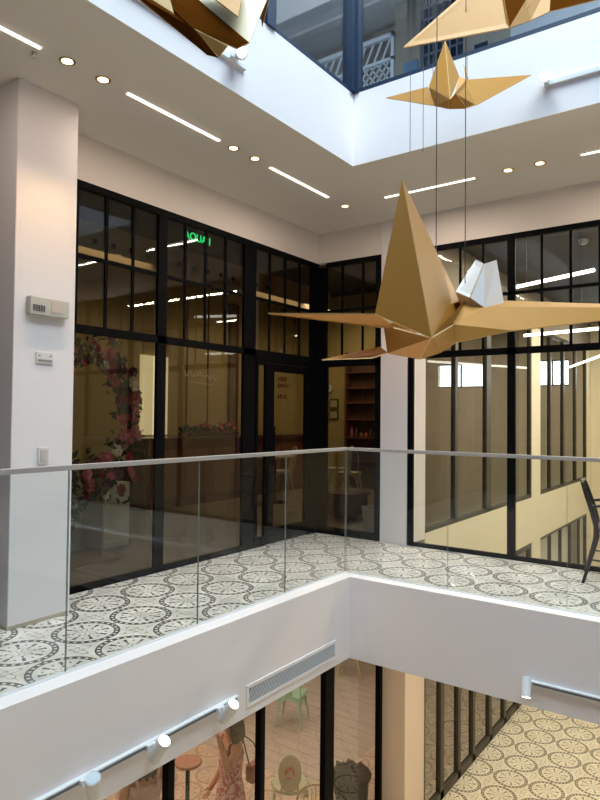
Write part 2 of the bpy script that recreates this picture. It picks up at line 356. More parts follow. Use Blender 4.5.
# ------------------------------------------------------------------ columns
b = MB(); b.box(-W1-0.04, -1.01, -2.465, -2.02, 0, H); b.build('wall_column_left', white, kind='structure', bevel=0.006)
b = MB(); b.box(-0.552, -0.232, 1.525, 2.0, 0, H); b.build('wall_column_right', white, kind='structure', bevel=0.006)
b = MB(); b.box(-0.552, -0.232, 1.525, 2.0, LOW, ZB); b.build('wall_column_lower', pm('beige_column', (0.70, 0.57, 0.46), 0.6), kind='structure', bevel=0.006)  # below the slab the column is beige instead of white
b = MB(); b.box(-W1-0.03, -1.003, -2.472, -2.038, 0, 0.025); b.build('baseboard_column', pm('beige_skirting', (0.5,0.44,0.36), 0.6), kind='structure')

# ------------------------------------------------------------------ shopfront, left wing (plane x = -W1)
XF0, XF1 = -W1-0.024, -W1+0.010
def vbar(b, y0, y1, z0, z1): b.box(XF0, XF1, y0, y1, z0, z1)
w = sroot('window_1', (-W1, -2.0, 0))
b = MB()
vbar(b, SY, W2, ZT-0.055, ZT); vbar(b, SY, 1.42, 1.99, 2.055); vbar(b, SY, 0.42, 0, 0.05)
vbar(b, -0.925, -0.825, 0, ZT-0.05); vbar(b, 0.215, 0.40, 0, ZT-0.05)
for k in range(4): vbar(b, -2.40-k*1.4, -2.27-k*1.4, 0, ZT-0.05)
vbar(b, 1.40, W2+0.045, 0, ZT-0.05); b.box(XF1, -1.30, W2-0.012, W2+0.045, 0, ZT-0.05)
b.build('frame', black, w)
b = MB()
for y in (-1.735, -1.46, -1.19, -0.592, -0.327, -0.049, 0.646, 0.917, 1.19): b.box(XF0+0.008, XF0+0.020, y-0.013, y+0.013, 2.05, ZT-0.05)
b.box(XF0+0.006, XF0+0.022, -2.3, 1.40, 2.576, 2.604)
b.build('mullion', black, w)
for (y0, y1, z0, z1) in ((-2.27, -0.945, 2.055, ZT-0.055), (-0.805, 0.20, 2.055, ZT-0.055), (0.42, 1.40, 2.055, ZT-0.055), (-2.27, -0.945, 0.05, 1.99), (-0.805, 0.20, 0.05, 1.99), (-6.5, -2.4, 0.05, ZT-0.06)):
    MB().add([(-W1-0.018, y0, z0), (-W1-0.018, y1, z0), (-W1-0.018, y1, z1), (-W1-0.018, y0, z1)], [(0,1,2,3)]).build('pane', shopglass, w)
d = sroot('door_1', (-W1, 1.0, 0))
b = MB(); vbar(b, 0.42, 0.455, 0, 1.99); vbar(b, 0.575, 0.60, 0, 1.99); vbar(b, 0.455, 0.575, 0, 0.10); vbar(b, 0.455, 0.575, 1.90, 1.99); vbar(b, 1.37, 1.40, 0, 1.99); vbar(b, 0.60, 1.37, 1.93, 1.99)
b.build('door_frame', black, d)
b = MB(); b.box(-W1-0.03, -W1+0.01, 0.605, 0.72, 0.01, 1.925); b.box(-W1-0.03, -W1+0.01, 1.31, 1.365, 0.01, 1.925); b.box(-W1-0.03, -W1+0.01, 0.72, 1.31, 0.01, 0.165); b.box(-W1-0.03, -W1+0.01, 0.72, 1.31, 1.845, 1.925)
b.build('door_leaf', black, d)
b = MB(); b.tube([(-W1+0.01, 0.68, 0.85), (-W1+0.05, 0.68, 0.85), (-W1+0.05, 0.68, 1.25), (-W1+0.01, 0.68, 1.25)], 0.009); b.build('door_handle', black, d)
MB().add([(-W1-0.01, 0.72, 0.165), (-W1-0.01, 1.31, 0.165), (-W1-0.01, 1.31, 1.845), (-W1-0.01, 0.72, 1.845)], [(0,1,2,3)]).build('pane', shopglass, d)
MB().add([(-W1-0.018, 0.455, 0.1), (-W1-0.018, 0.575, 0.1), (-W1-0.018, 0.575, 1.9), (-W1-0.018, 0.455, 1.9)], [(0,1,2,3)]).build('pane', shopglass, d)

# ------------------------------------------------------------------ shopfront, right wing (plane y = W2)
YF0, YF1 = W2-0.010, W2+0.024
def hbar(b, x0, x1, z0, z1): b.box(x0, x1, YF0, YF1, z0, z1)
w = sroot('window_2', (-0.9, W2, 0))
b = MB(); hbar(b, -1.30, -0.552, ZT-0.055, ZT); hbar(b, -1.30, -0.552, 1.94, 2.055); hbar(b, -1.30, -0.552, 0, 0.085); hbar(b, -0.632, -0.552, 0, ZT-0.05); hbar(b, -1.30, -1.267, 0, 2.0)
b.build('frame', black, w)
b = MB()
for x in (-1.079, -0.805): b.box(x-0.013, x+0.013, YF1-0.020, YF1-0.008, 2.055, ZT-0.05)
hbar(b, -1.30, -0.632, 2.575, 2.605); b.build('mullion', black, w)
for z0, z1 in ((0.085, 1.94), (2.055, ZT-0.055)):
    MB().add([(-1.29, W2+0.02, z0), (-0.632, W2+0.02, z0), (-0.632, W2+0.02, z1), (-1.29, W2+0.02, z1)], [(0,1,2,3)]).build('pane', shopglass, w)
w = sroot('window_3', (1.0, W2, 0))
b = MB(); hbar(b, -0.232, EX, ZT-0.055, ZT); hbar(b, -0.232, EX, 1.99, 2.055); hbar(b, -0.232, EX, 0, 0.042); hbar(b, -0.232, -0.168, 0, ZT-0.05)
tk = [0.872, 1.94, 3.0, 4.1, 5.2, 6.3]
for x in tk: hbar(b, x-0.038, x+0.038, 0, ZT-0.05)
b.build('frame', black, w)
b = MB()
for x in (0.085, 0.347, 0.588, 1.158, 1.418, 1.667, 2.2, 2.46, 2.72): b.box(x-0.013, x+0.013, YF1-0.020, YF1-0.008, 2.055, ZT-0.05)
hbar(b, -0.168, EX, 2.572, 2.602); b.build('mullion', black, w)
xs = [-0.168]+tk+[EX]
for a, c in zip(xs[:-1], xs[1:]):
    for z0, z1 in ((0.042, 1.99), (2.055, ZT-0.055)):
        MB().add([(a+0.02, W2+0.02, z0), (c-0.02, W2+0.02, z0), (c-0.02, W2+0.02, z1), (a+0.02, W2+0.02, z1)], [(0,1,2,3)]).build('pane', hallglass, w)

# ------------------------------------------------------------------ the hall behind: wall x = -0.232 with glazing on two levels
XW = -0.232
b = MB(); b.box(-0.45, XW, 2.0, NY, ZB, 0.06); b.box(-0.45, XW, 6.13, 6.63, LOW, ZB); b.box(-0.45, XW, 6.13, 6.63, 0.06, 2.9); b.box(-0.45, XW, 10.24, NY, LOW, ZB); b.box(-0.45, XW, 10.24, NY, 0.06, 2.9); b.build('wall_hall_west', cream, kind='structure')
b = MB(); b.box(-0.45, XW, 2.0, NY, 2.9, 3.5)
b.build('wall_hall_west_upper', pm('taupe_upper_wall', (0.26, 0.22, 0.16), 0.7), kind='structure')
def hallwin(n, y0, y1, z0, z1, ms, fm, gm, fw=0.05):
    w = sroot('window_%d' % n, (XW, y0, z0)); b = MB()
    xa, xb = XW-0.07, XW-0.01
    b.box(xa, xb, y0, y1, z0, z0+fw); b.box(xa, xb, y0, y1, z1-fw, z1); b.box(xa, xb, y0, y0+fw*0.6, z0, z1); b.box(xa, xb, y1-fw, y1, z0, z1)
    b.build('frame', fm, w); b = MB()
    for y, wd in ms: b.box(xa, xb, y-wd/2, y+wd/2, z0, z1)
    if ms: b.build('mullion', fm, w)
    MB().add([(XW-0.04, y0, z0), (XW-0.04, y1, z0), (XW-0.04, y1, z1), (XW-0.04, y0, z1)], [(0,1,2,3)]).build('pane', gm, w)
hallwin(4, 2.0, 6.13, 0.06, 2.9, [(2.93, 0.08), (4.10, 0.18)], brownframe, innerglass)
hallwin(5, 6.63, 10.24, 0.06, 2.9, [(7.35, 0.08), (8.30, 0.10), (9.3, 0.08)], brownframe, innerglass)
hallwin(6, 2.0, 6.13, LOW+0.02, ZB, [(2.53, 0.10), (3.06, 0.08), (3.56, 0.08), (4.2, 0.10), (4.82, 0.09), (5.4, 0.08)], brownframe, innerglass, 0.09)
hallwin(7, 6.63, 10.24, LOW+0.02, ZB, [(7.35, 0.03), (8.1, 0.03), (8.85, 0.03), (9.6, 0.03)], brownframe, hallglass, 0.05)
# opening for the daylight window in the north wall
w = sroot('window_8', (1.7, NY, zb0)); b = MB()
for x0, x1 in ((0.15, 0.85), (2.1, 3.3)):
    b.box(x0, x1, NY+0.02, NY+0.06, zb0, zb0+0.03); b.box(x0, x1, NY+0.02, NY+0.06, zb1-0.03, zb1); b.box((x0+x1)/2-0.015, (x0+x1)/2+0.015, NY+0.02, NY+0.06, zb0, zb1)
b.build('frame', brownframe, w)
t = thing('vertical_blinds', 'white vertical blinds behind the lower hall windows', 'blinds', (-0.5, 8.4, ZB), None)
for i in range(34):
    y = 5.0+0.155*i
    if 6.05 < y < 6.7: continue
    MB().obox((-0.56, y, (ZB+LOW)/2), Vector((0.022, 0.05, 0)), Vector((0.0007, -0.0003, 0)), Vector((0, 0, (ZB-LOW)/2-0.03))).build('slat', lattice_m, t)
MB().box(-0.58, -0.54, 4.95, 10.2, ZB-0.03, ZB).build('head_rail', lattice_m, t)

# ------------------------------------------------------------------ lower shopfront, left (plane x = -0.5)
w = sroot('window_9', (-0.5, 0, LOW)); b = MB()
for y, wd in ((-1.545, 0.06), (-0.54, 0.055), (0.465, 0.15), (1.475, 0.05), (-2.55, 0.06), (-3.55, 0.06), (-4.55, 0.06), (-5.55, 0.06)): b.box(-0.55, -0.49, y-wd/2, y+wd/2, LOW, ZB)
b.box(-0.55, -0.49, SY, 1.5, LOW, LOW+0.05); b.box(-0.55, -0.49, SY, 1.5, ZB-0.05, ZB)
b.build('frame', black, w)
MB().add([(-0.52, SY, LOW), (-0.52, 1.5, LOW), (-0.52, 1.5, ZB), (-0.52, SY, ZB)], [(0,1,2,3)]).build('pane', glass('lounge_window_glass', (0.82, 0.80, 0.78), 0.9), w)
b = MB(); b.box(-5.6, -5.5, SY, NY, LOW, ZB); b.box(-5.5, -1.28, 6.6, 6.7, LOW, ZB); b.build('wall_lounge_back', pm('lounge_wall', (0.42,0.30,0.16), 0.7), kind='structure')

# ------------------------------------------------------------------ upper storey glazing
w = sroot('window_10', (0, 0, ZU)); b = MB()
b.box(-0.06, 0.0, -6.0, 0.0, ZU, ZU+0.035); b.box(0.0, VX, 0.0, 0.06, ZU, ZU+0.035)
b.box(-0.07, 0.03, -0.07, 0.0, ZU, UPC); b.box(-0.01, 0.055, -0.02, 0.06, ZU, UPC)
for y in (-1.16, -2.3, -3.4): b.box(-0.06, 0.02, y-0.05, y+0.05, ZU, UPC)
b.box(2.9, 2.96, -0.0, 0.06, ZU, UPC)
b.build('frame', navy, w)
MB().add([(-0.03, -4.4, ZU+0.03), (-0.03, -0.07, ZU+0.03), (-0.03, -0.07, UPC), (-0.03, -4.4, UPC)], [(0,1,2,3)]).build('pane', blueglass, w)
MB().add([(0.05, 0.03, ZU+0.03), (VX, 0.03, ZU+0.03), (VX, 0.03, UPC), (0.05, 0.03, UPC)], [(0,1,2,3)]).build('pane', blueglass, w)
# lobby behind it
b = MB(); b.box(-1.17, -0.80, 3.0, 3.2, ZU, UPC); b.box(-0.20, 0.40, 3.0, 3.2, ZU, UPC); b.box(-4.5, -0.28, 3.4, 3.5, ZU, UPC); b.box(-4.6, -4.5, SY, 3.5, ZU, UPC); b.build('wall_lobby', beige, kind='structure')
b = MB(); b.box(0.40, EX, 3.0, 3.2, ZU, UPC); b.build('wall_lobby_pale', pm('pale_wall', (0.78,0.78,0.76), 0.6), kind='structure')
b = MB(); b.box(-0.80, -0.20, 3.1, 3.2, ZU, UPC); b.box(-0.05, 0.12, 2.985, 2.999, 5.75, 6.05); b.build('wall_lobby_window_backing', pm('dark_blue_glass', (0.02,0.035,0.06), 0.15), kind='structure')
w = sroot('window_11', (-0.5, 3.05, ZU)); b = MB()
for i in range(7): b.box(-0.80+0.098*i, -0.788+0.098*i, 3.04, 3.08, ZU, UPC)
for i in range(18): b.box(-0.80, -0.20, 3.04, 3.08, ZU+0.1+0.16*i, ZU+0.112+0.16*i)
b.build('mullion', pm('grey_bars', (0.25,0.30,0.36), 0.5), w)
t = thing('lattice_screen', 'white diamond lattice screen behind the blue-framed upper storey corner glazing', 'screen', (-1.7, 3.0, ZU))
b = MB(); b.box(-3.4, -3.34, 2.97, 3.03, ZU, 6.62); b.box(-1.22, -1.175, 2.97, 3.03, ZU, 6.62); b.box(-3.4, -1.175, 2.97, 3.03, 6.56, 6.62); b.box(-3.4, -1.175, 2.97, 3.03, 6.24, 6.28); b.build('frame', lattice_m, t)
b = MB()
for i in range(-14, 26):
    for sgn in (1, -1):
        # a diagonal bar clipped to the panel
        x0 = -3.34+0.105*i; pts = []
        za, zb_ = ZU+0.3, 6.24; xa = x0; xb = x0+(zb_-za)*0.75
        if sgn < 0: xa, xb = x0+(zb_-za)*0.75, x0
        lo, hi = -3.34, -1.22
        def zat(x): return za+(zb_-za)*(x-xa)/(xb-xa)
        X0, X1 = max(min(xa, xb), lo), min(max(xa, xb), hi)
        if X1-X0 < 0.03: continue
        p0, p1 = Vector((X0, 3.0, zat(X0))), Vector((X1, 3.0, zat(X1)))
        dd = (p1-p0); l = dd.length; dd.normalize(); nn = Vector((-dd.z, 0, dd.x))
        b.obox((p0+p1)/2, dd*l/2, nn*0.011, Vector((0, 0.008, 0)))
b.build('lattice', lattice_m, t)
b = MB()
for i in range(16): b.obox((-3.25+0.13*i, 3.0, 6.42), Vector((0.06, 0, 0.13)), Vector((0.012, 0, -0.006)), Vector((0, 0.01, 0)))
b.build('slat', lattice_m, t)
b = MB(); b.box(-3.3, -0.8, 0.9, 0.96, UPC-0.12, UPC); b.box(-3.3, -0.8, 2.6, 2.66, UPC-0.12, UPC); b.box(-3.3, -3.24, 0.9, 2.66, UPC-0.12, UPC); b.box(-0.86, -0.8, 0.9, 2.66, UPC-0.12, UPC)
b.build('trim_1', white, kind='structure')
b = MB(); b.cyl((-2.05, 1.75, UPC-0.02), (-2.05, 1.75, UPC), 0.06, n=20); o = b.build('ceiling_light', pm('lobby_lamp', (0.8,0.85,0.9), 0.4, emit=(0.9,0.95,1), es=1.5)); tag(o, 'small round recessed lamp in the upper lobby ceiling behind the left blue-framed glass', 'ceiling light')
b = MB(); b.box(-1.02, -0.82, 2.97, 2.999, 5.86, 6.12); o = b.build('wall_picture', pm('picture_blue', (0.10,0.26,0.42), 0.4)); tag(o, 'small blue picture on the beige lobby wall of the upper storey', 'picture')

# ------------------------------------------------------------------ ceiling lights of the walkway
def strip(x0, x1, y0, y1, z, label, mt=led, group='linear lights in the walkway ceiling'):
    t = thing('linear_ceiling_light', label, 'ceiling light', ((x0+x1)/2, (y0+y1)/2, z), group)
    MB().box(x0-0.004, x1+0.004, y0-0.004, y1+0.004, z-0.004, z).build('housing', whitemetal, t)
    MB().box(x0, x1, y0, y1, z-0.009, z-0.0035).build('diffuser', mt, t)
strip(-0.606, -0.581, -4.0, -2.573, H, 'thin glowing strip light in the left ceiling, cut by the left picture edge')
strip(-0.606, -0.581, -1.936, -1.042, H, 'long thin strip light in the left ceiling between two pairs of downlights')
strip(-0.612, -0.587, -0.391, 0.519, H, 'thin strip light in the left ceiling nearest the inner corner of the shopfronts')
strip(-0.14, 0.764, 0.829, 0.853, H, 'thin strip light in the right ceiling passing behind the tip of the largest gold bird')
strip(1.662, 2.6, 0.829, 0.853, H, 'thin strip light in the right ceiling cut by the right picture edge')
for y0 in (-5.6,): strip(-0.606, -0.581, y0, y0+0.9, H, 'thin strip light in the left ceiling behind the viewer')
for x0, q in ((3.3, 'second'), (4.9, 'third')): strip(x0, x0+0.9, 0.829, 0.853, H, 'right ceiling strip light, %s beyond the right picture edge' % q)
def down(x, y, label):
    t = thing('downlight', label, 'ceiling light', (x, y, H), 'recessed downlights in the walkway ceiling')
    b = MB(); pr = [(0.030, -0.001), (0.047, -0.006), (0.050, -0.001)]
    n = 24; vs = []
    for r, z in pr:
        for j in range(n): vs.append((x+r*math.cos(2*PI*j/n), y+r*math.sin(2*PI*j/n), H+z))
    b.add(vs, [(i*n+j, i*n+(j+1)%n, (i+1)*n+(j+1)%n, (i+1)*n+j) for i in range(2) for j in range(n)], 0, True); b.build('trim_ring', brass, t)
    MB().cyl((x, y, H-0.005), (x, y, H-0.001), 0.034, n=20).build('lens', dl, t)
    l = bpy.data.lights.new('downlight_beam', 'SPOT'); l.energy = 26; l.color = (1.0, 0.70, 0.38); l.spot_size = math.radians(84); l.spot_blend = 0.6; l.shadow_soft_size = 0.03
    o = bpy.data.objects.new('downlight_beam', l); C.objects.link(o); o.location = (0, 0, -0.03); o.parent = t
for x, y, s in ((-0.59, -2.396, 'small downlight in front of the top of the white column, left one of its pair'), (-0.59, -2.134, 'small downlight in front of the top of the white column, right one of its pair'),
             (-0.60, -0.868, 'downlight left of the strip nearest the inner corner, farther from the strip'), (-0.59, -0.609, 'downlight left of the strip nearest the inner corner, next to the strip end'),
             (-0.606, 0.846, 'single downlight where the left and right ceilings meet at the corner'), (1.067, 0.835, 'left downlight of the pair in the right ceiling'), (1.337, 0.834, 'right downlight of the pair in the right ceiling')): down(x, y, s)
b = MB(); b.cyl((-0.671, -2.567, H-0.03), (-0.671, -2.567, H), 0.012, n=10); b.cyl((-0.671, -2.567, H-0.034), (-0.671, -2.567, H-0.03), 0.02, n=12)
tag(b.build('sprinkler_head', steel), 'tiny sprinkler head in the left ceiling below the strip light end', 'sprinkler')

# ------------------------------------------------------------------ glass railings
def railing(name, label, pts, axis):
    t = thing(name, label, 'railing', (pts[0][0], pts[0][1], 0))
    for (a, c) in zip(pts[:-1], pts[1:]):
        b = MB(); g = 0.003
        if axis == 'y': x0, x1, y0, y1 = a[0]-0.0035, a[0]+0.0035, min(a[1], c[1])+g, max(a[1], c[1])-g
        else: x0, x1, y0, y1 = min(a[0], c[0])+g, max(a[0], c[0])-g, a[1]-0.0035, a[1]+0.0035
        z0, z1 = 0.008, 1.068
        vs = [(x,y,z) for z in (z0,z1) for y in (y0,y1) for x in (x0,x1)]
        fs = [(0,2,3,1),(4,5,7,6),(0,1,5,4),(2,6,7,3),(0,4,6,2),(1,3,7,5)]
        for i, f in enumerate(fs):
            broad = (i in (4, 5)) if axis == 'y' else (i in (2, 3))
            b.add([vs[k] for k in f], [(0,1,2,3)], 0 if broad else 1)
        b.build('glass_panel', [railglass, glassedge], t)
    a, c = pts[0], pts[-1]; b = MB()
    if axis == 'y': b.box(a[0]-0.016, a[0]+0.016, min(a[1], c[1]), max(a[1], c[1])+0.016, 1.068, 1.096)
    else: b.box(min(a[0], c[0])+0.016, max(a[0], c[0]), a[1]-0.016, a[1]+0.016, 1.068, 1.096)
    b.build('handrail', pm('satin_rail', (0.42, 0.38, 0.36), 0.45, 0.2), t, bevel=0.003)
    b = MB()
    if axis == 'y': b.box(a[0]-0.012, a[0]+0.012, min(a[1], c[1]), max(a[1], c[1]), 0.004, 0.014)
    else: b.box(min(a[0], c[0]), max(a[0], c[0]), a[1]-0.012, a[1]+0.012, 0.004, 0.014)
    b.build('base_channel', whitemetal, t)
RX = 0.128
railing('glass_railing', 'frameless glass railing with steel handrail along the left walkway', [(-RX, RX), (-RX, -0.745), (-RX, -1.68), (-RX, -2.645), (-RX, -3.59), (-RX, -4.52)], 'y')
railing('glass_railing', 'frameless glass railing with steel handrail along the right walkway', [(-RX+0.008, RX), (0.822, RX), (1.716, RX), (2.62, RX), (3.5, RX), (4.4, RX), (5.2, RX)], 'x')

# ------------------------------------------------------------------ fascia tracks, spots, vent
t = thing('light_track', 'grey light track on the white left slab edge with three spotlights clipped on', 'light track', (0.0, -2.2, -0.5))
b = MB(); b.box(0.0, 0.028, -2.90, -1.44, -0.515, -0.485, 0); b.box(0.028, 0.030, -2.88, -1.46, -0.507, -0.493, 1); b.build('rail', [whitemetal, pm('track_slot', (0.12,0.12,0.13), 0.5)], t); MB().box(0.0, 0.034, -2.93, -2.90, -0.52, -0.48).build('end_cap', whitemetal, t)
t = thing('light_track', 'grey light track on the white right slab edge behind the downward spotlight', 'light track', (2.5, 0.0, -0.5))
b = MB(); b.box(1.50, 3.6, -0.028, 0.0, -0.515, -0.485, 0); b.box(1.52, 3.6, -0.030, -0.028, -0.507, -0.493, 1); b.build('rail', [whitemetal, MATS['track_slot']], t); MB().box(1.46, 1.50, -0.034, 0.0, -0.52, -0.48).build('end_cap', whitemetal, t)
def spot(base, dirv, label, lens, power=0, L=0.15, R=0.038, aim=None, col=(1.0, 0.93, 0.84)):
    base = Vector(base); dv = Vector(dirv).normalized()
    t = thing('track_spotlight', label, 'spotlight', base, 'cylindrical spotlights on the slab edge tracks')
    c = base+Vector((0.0, 0, 0))
    n = Vector((1, 0, 0)) if abs(base.x) < 0.2 else Vector((0, -1, 0))
    piv = base+n*0.085
    MB().cyl(base+n*0.0, piv, 0.008, n=10).build('bracket', steel, t)
    b = MB(); a0 = piv-dv*L*0.5; a1 = piv+dv*L*0.5
    b.cyl(a0, a1, R, n=28); b.tube([a1+(dv.orthogonal().normalized()*math.cos(q*2*PI/24)+dv.cross(dv.orthogonal().normalized())*math.sin(q*2*PI/24))*R*0.93 for q in range(24)], 0.003, 6, closed=True)
    b.build('barrel', whitemetal, t)
    MB().cyl(a1, a1+dv*0.003, R*0.82, n=24).build('lens', lens, t)
    MB().box(base.x-0.012+n.x*0.02, base.x+0.012+n.x*0.02, base.y-0.03, base.y+0.03, base.z-0.014, base.z+0.014).build('adapter', whitemetal, t)
    if power:
        l = bpy.data.lights.new('spot_beam', 'SPOT'); l.energy = power; l.color = col; l.spot_size = math.radians(70); l.spot_blend = 0.8; l.shadow_soft_size = 0.025
        o = bpy.data.objects.new('spot_beam', l); C.objects.link(o); o.parent = t; o.location = a1+dv*0.01-base; o.rotation_euler = dv.to_track_quat('-Z', 'Y').to_euler()
TC = Vector((0.62, -0.58, 0.42)); UP = Vector((0,0,1))
spot((0.02, -2.63, -0.50), TC*0.80+UP*0.62, 'white cylindrical spotlight on the left track, its lens dark, leftmost of the three', spotoff, 0)
spot((0.02, -2.20, -0.50), TC*0.36+UP*0.56+AR*0.34, 'white cylindrical spotlight on the left track with lit lens, middle of the three', spotglow, 40)
spot((0.02, -1.63, -0.50), TC*0.36+UP*0.54+AR*0.36, 'white cylindrical spotlight at the right end of the left track, nearest the vent grille', spotglow, 40)
spot((1.50, -0.02, -0.50), (0.12, -0.42, -0.80), 'white cylindrical spotlight pointing down from the right slab edge', spotglow, 12, L=0.13, R=0.032)
# upper tracks
t = thing('light_track', 'grey light track on the bright upper edge at the right, behind the lit spotlight', 'light track', (2.6, 0.0, 3.75))
MB().box(1.60, 3.6, -0.028, 0.0, 3.735, 3.765).build('rail', whitemetal, t)
t = thing('light_track', 'grey light track on the bright upper left edge beside the top left gold bird', 'light track', (0.0, -2.4, 3.72))
MB().box(0.0, 0.028, -3.4, -1.44, 3.705, 3.735).build('rail', whitemetal, t)
spot((0.02, -1.58, 3.73), (0.60, -0.66, -0.42), 'glaring spotlight on the upper left edge beside the top left gold bird', spotglow, 8, col=(1.0, 0.85, 0.6))
spot((1.62, -0.02, 3.76), (0.22, -0.85, -0.42), 'glaring spotlight on the upper right edge near the wing tip of the small gold bird', spotglow, 8)
# vent
t = thing('air_vent', 'long white air vent grille with slanted slats in the left slab edge', 'vent', (0.0, -0.77, -0.52))
y0, y1, z0, z1 = -1.335, -0.215, -0.612, -0.462
b = MB(); b.box(0, 0.008, y0, y1, z0, z0+0.024); b.box(0, 0.008, y0, y1, z1-0.024, z1); b.box(0, 0.008, y0, y0+0.024, z0+0.024, z1-0.024); b.box(0, 0.008, y1-0.024, y1, z0+0.024, z1-0.024); b.build('frame', white, t)
MB().box(0.0, 0.003, y0+0.01, y1-0.01, z0+0.01, z1-0.01).build('duct_back', pm('duct_dark', (0.10,0.095,0.10), 0.7), t)
b = MB(); k = 60
for i in range(k):
    yc = y0+0.03+(y1-y0-0.06)*i/(k-1); b.obox((0.006, yc, (z0+z1)/2), Vector((0.002, 0, 0)), Vector((0, 0.0024, 0.0)), Vector((0, 0.020, (z1-z0)/2-0.026)))
b.build('slat', whitemetal, t)

# ------------------------------------------------------------------ devices on the left column (face x = -1.01)
t = thing('wall_control_unit', 'beige wall unit with small grille, topmost device on the white left column', 'wall unit', (-1.01, -2.24, 2.06))
bm_ = pm('beige_plastic', (0.55, 0.52, 0.45), 0.5)
MB().box(-1.01, -0.955, -2.385, -2.10, 2.008, 2.125).build('case', bm_, t, bevel=0.006)
b = MB()
for i in range(5): b.box(-0.956, -0.952, -2.365+i*0.018, -2.355+i*0.018, 2.03, 2.07)
for i in range(3): b.box(-0.9555, -0.951, -2.368, -2.285, 2.032+i*0.016, 2.037+i*0.016)
b.build('grille', pm('grille_dark', (0.14,0.12,0.11), 0.6), t)
MB().box(-0.956, -0.951, -2.24, -2.145, 2.035, 2.105).build('cover_plate', pm('pinkish_beige', (0.60,0.50,0.42), 0.5), t)
t = thing('wall_card', 'small pale plate with a dark slot on the white left column below the wall unit', 'wall plate', (-1.01, -2.245, 1.73))
MB().box(-1.01, -0.998, -2.31, -2.185, 1.695, 1.772).build('plate', pm('plate_white', (0.70,0.67,0.66), 0.5), t, bevel=0.003)
b = MB(); b.box(-0.999, -0.996, -2.30, -2.195, 1.708, 1.722); b.build('slot', pm('slot_grey', (0.30,0.27,0.27), 0.5), t)
for yb in (-2.295, -2.215): MB().box(-0.999, -0.996, yb, yb+0.015, 1.742, 1.752).build('button', MATS['slot_grey'], t)
t = thing('light_switch', 'light switch plate low on the white left column, just above the handrail', 'switch', (-1.01, -2.24, 1.09))
MB().box(-1.01, -1.0, -2.282, -2.203, 1.03, 1.145).build('plate', MATS['plate_white'], t, bevel=0.003)
MB().box(-1.0, -0.996, -2.268, -2.217, 1.05, 1.125).build('rocker', pm('rocker', (0.55,0.50,0.46), 0.5), t)

# ------------------------------------------------------------------ gold origami birds
def bird(label, loc, parts, wires):
    t = thing('origami_bird', label, 'hanging sculpture', loc, 'gold origami birds hanging in the atrium')
    for nm, polys, mt in parts:
        b = MB()
        for p in polys: b.slab(p, 0.006, 0, 1)
        o = b.build(nm, [mt, goldedge], t)
        if mt is palemetal: o['label'] = 'white painted tail fin'
    for (p, zt) in wires:
        p = Vector(p); b = MB(); b.cyl(p, (p.x, p.y, zt), 0.0022, n=6); b.build('suspension_wire', wire_m, t)
D = 2.75
A_ = at(402, 180, D-0.36); B_ = at(375, 314, D-0.45); C_ = at(431, 338, D-0.48); D_ = at(463, 309, D+0.34); E_ = at(441, 352, D-0.05)
K1 = at(388, 353, D-0.05); K2 = at(420, 359, D-0.12); K3 = at(384, 325, D); Rb = at(468, 298, D+0.12)
F1 = at(484, 308, D+0.02); F2 = at(512, 331, D-0.05); F3 = at(455, 343, D-0.12); F4 = at(453, 325, D-0.10); RT = at(712, 308, D+0.25)
LT = at(268, 313.5, D+0.10); L2 = at(322, 360, D+0.25)
bird('largest gold origami bird, hanging in the middle in front of the corner column', at(430, 345, D),
     [('neck', [[A_, B_, C_], [A_, C_, D_]], gold), ('body', [[K3, C_, K2, K1], [C_, E_, K2], [C_, D_, Rb, F4], [F4, Rb, F1, F2], [F4, F2, F3], [C_, F4, F3, E_], [K3, at(384,330,D+.3), at(450,335,D+.3), Rb]], gold),
      ('wing', [[LT, B_, at(380, 321, D-0.03), at(395, 329, D-0.08)], [LT, B_, at(390, 322, D+.25)]], gold),
      ('wing', [[F1, RT, F2], [F1, RT, at(470, 300, D+.35)]], gold),
      ('lower_wing', [[L2, at(380, 347, D+0.05), K1, at(372, 358, D+0.02)]], goldedge if False else gold),
      ('tail', [[at(456, 292, D+0.12), at(476, 260, D+0.3), at(484, 264, D+0.1), at(470, 298, D+0.02)], [at(484, 264, D+0.1), at(496, 260, D+0.3), at(504, 307, D+0.22), F1, at(470, 298, D+0.02)], [at(456, 292, D+.12), at(463, 309, D+.1), at(470, 298, D+.02)]], palemetal)],
     [(at(436, 262, D+0.06), 7.6), (at(465, 300, D+0.12), 7.6)])
D = 4.3
a = at(445, 41, D+0.1); c = at(450, 99, D-0.25); l = at(429, 87, D); r = at(459, 77, D+0.05); q1 = at(435, 106, D-0.05); q2 = at(448.5, 109, D-0.1); q3 = at(466, 108.5, D-0.1); q4 = at(477, 105, D-0.05); q5 = at(466, 80, D); q6 = at(455, 93, D-0.2)
bird('small complete gold origami bird hanging below the upper edge, farthest of the four', at(450, 95, D),
     [('neck', [[a, l, c], [a, c, r]], gold), ('body', [[l, c, q2, q1], [c, q6, q3, q2], [q6, q5, q4, q3], [q6, r, q5]], gold),
      ('wing', [[at(385.5, 98, D+0.1), at(428, 87, D), q1]], gold), ('wing', [[at(532, 75, D+0.25), q5, q4]], gold), ('tail', [[q5, at(463, 64, D+.4), at(470, 84, D+.4), q4]], gold)],
     [(at(433, 90, D+0.02), 7.6), (at(467, 84, D), 7.6)])
D = 2.9
p0 = at(403, 48, D+0.1); p1 = at(478, -18, D+0.2); p2 = at(500, -24, D); p3 = at(509, 28, D-0.2); p4 = at(526, 0, D-0.05); p5 = at(521, 27, D-0.15); p6 = at(530, 21, D-0.1); p7 = at(549, 12, D-0.05); p8 = at(552, -22, D+0.1); p9 = at(620, -6, D+0.3)
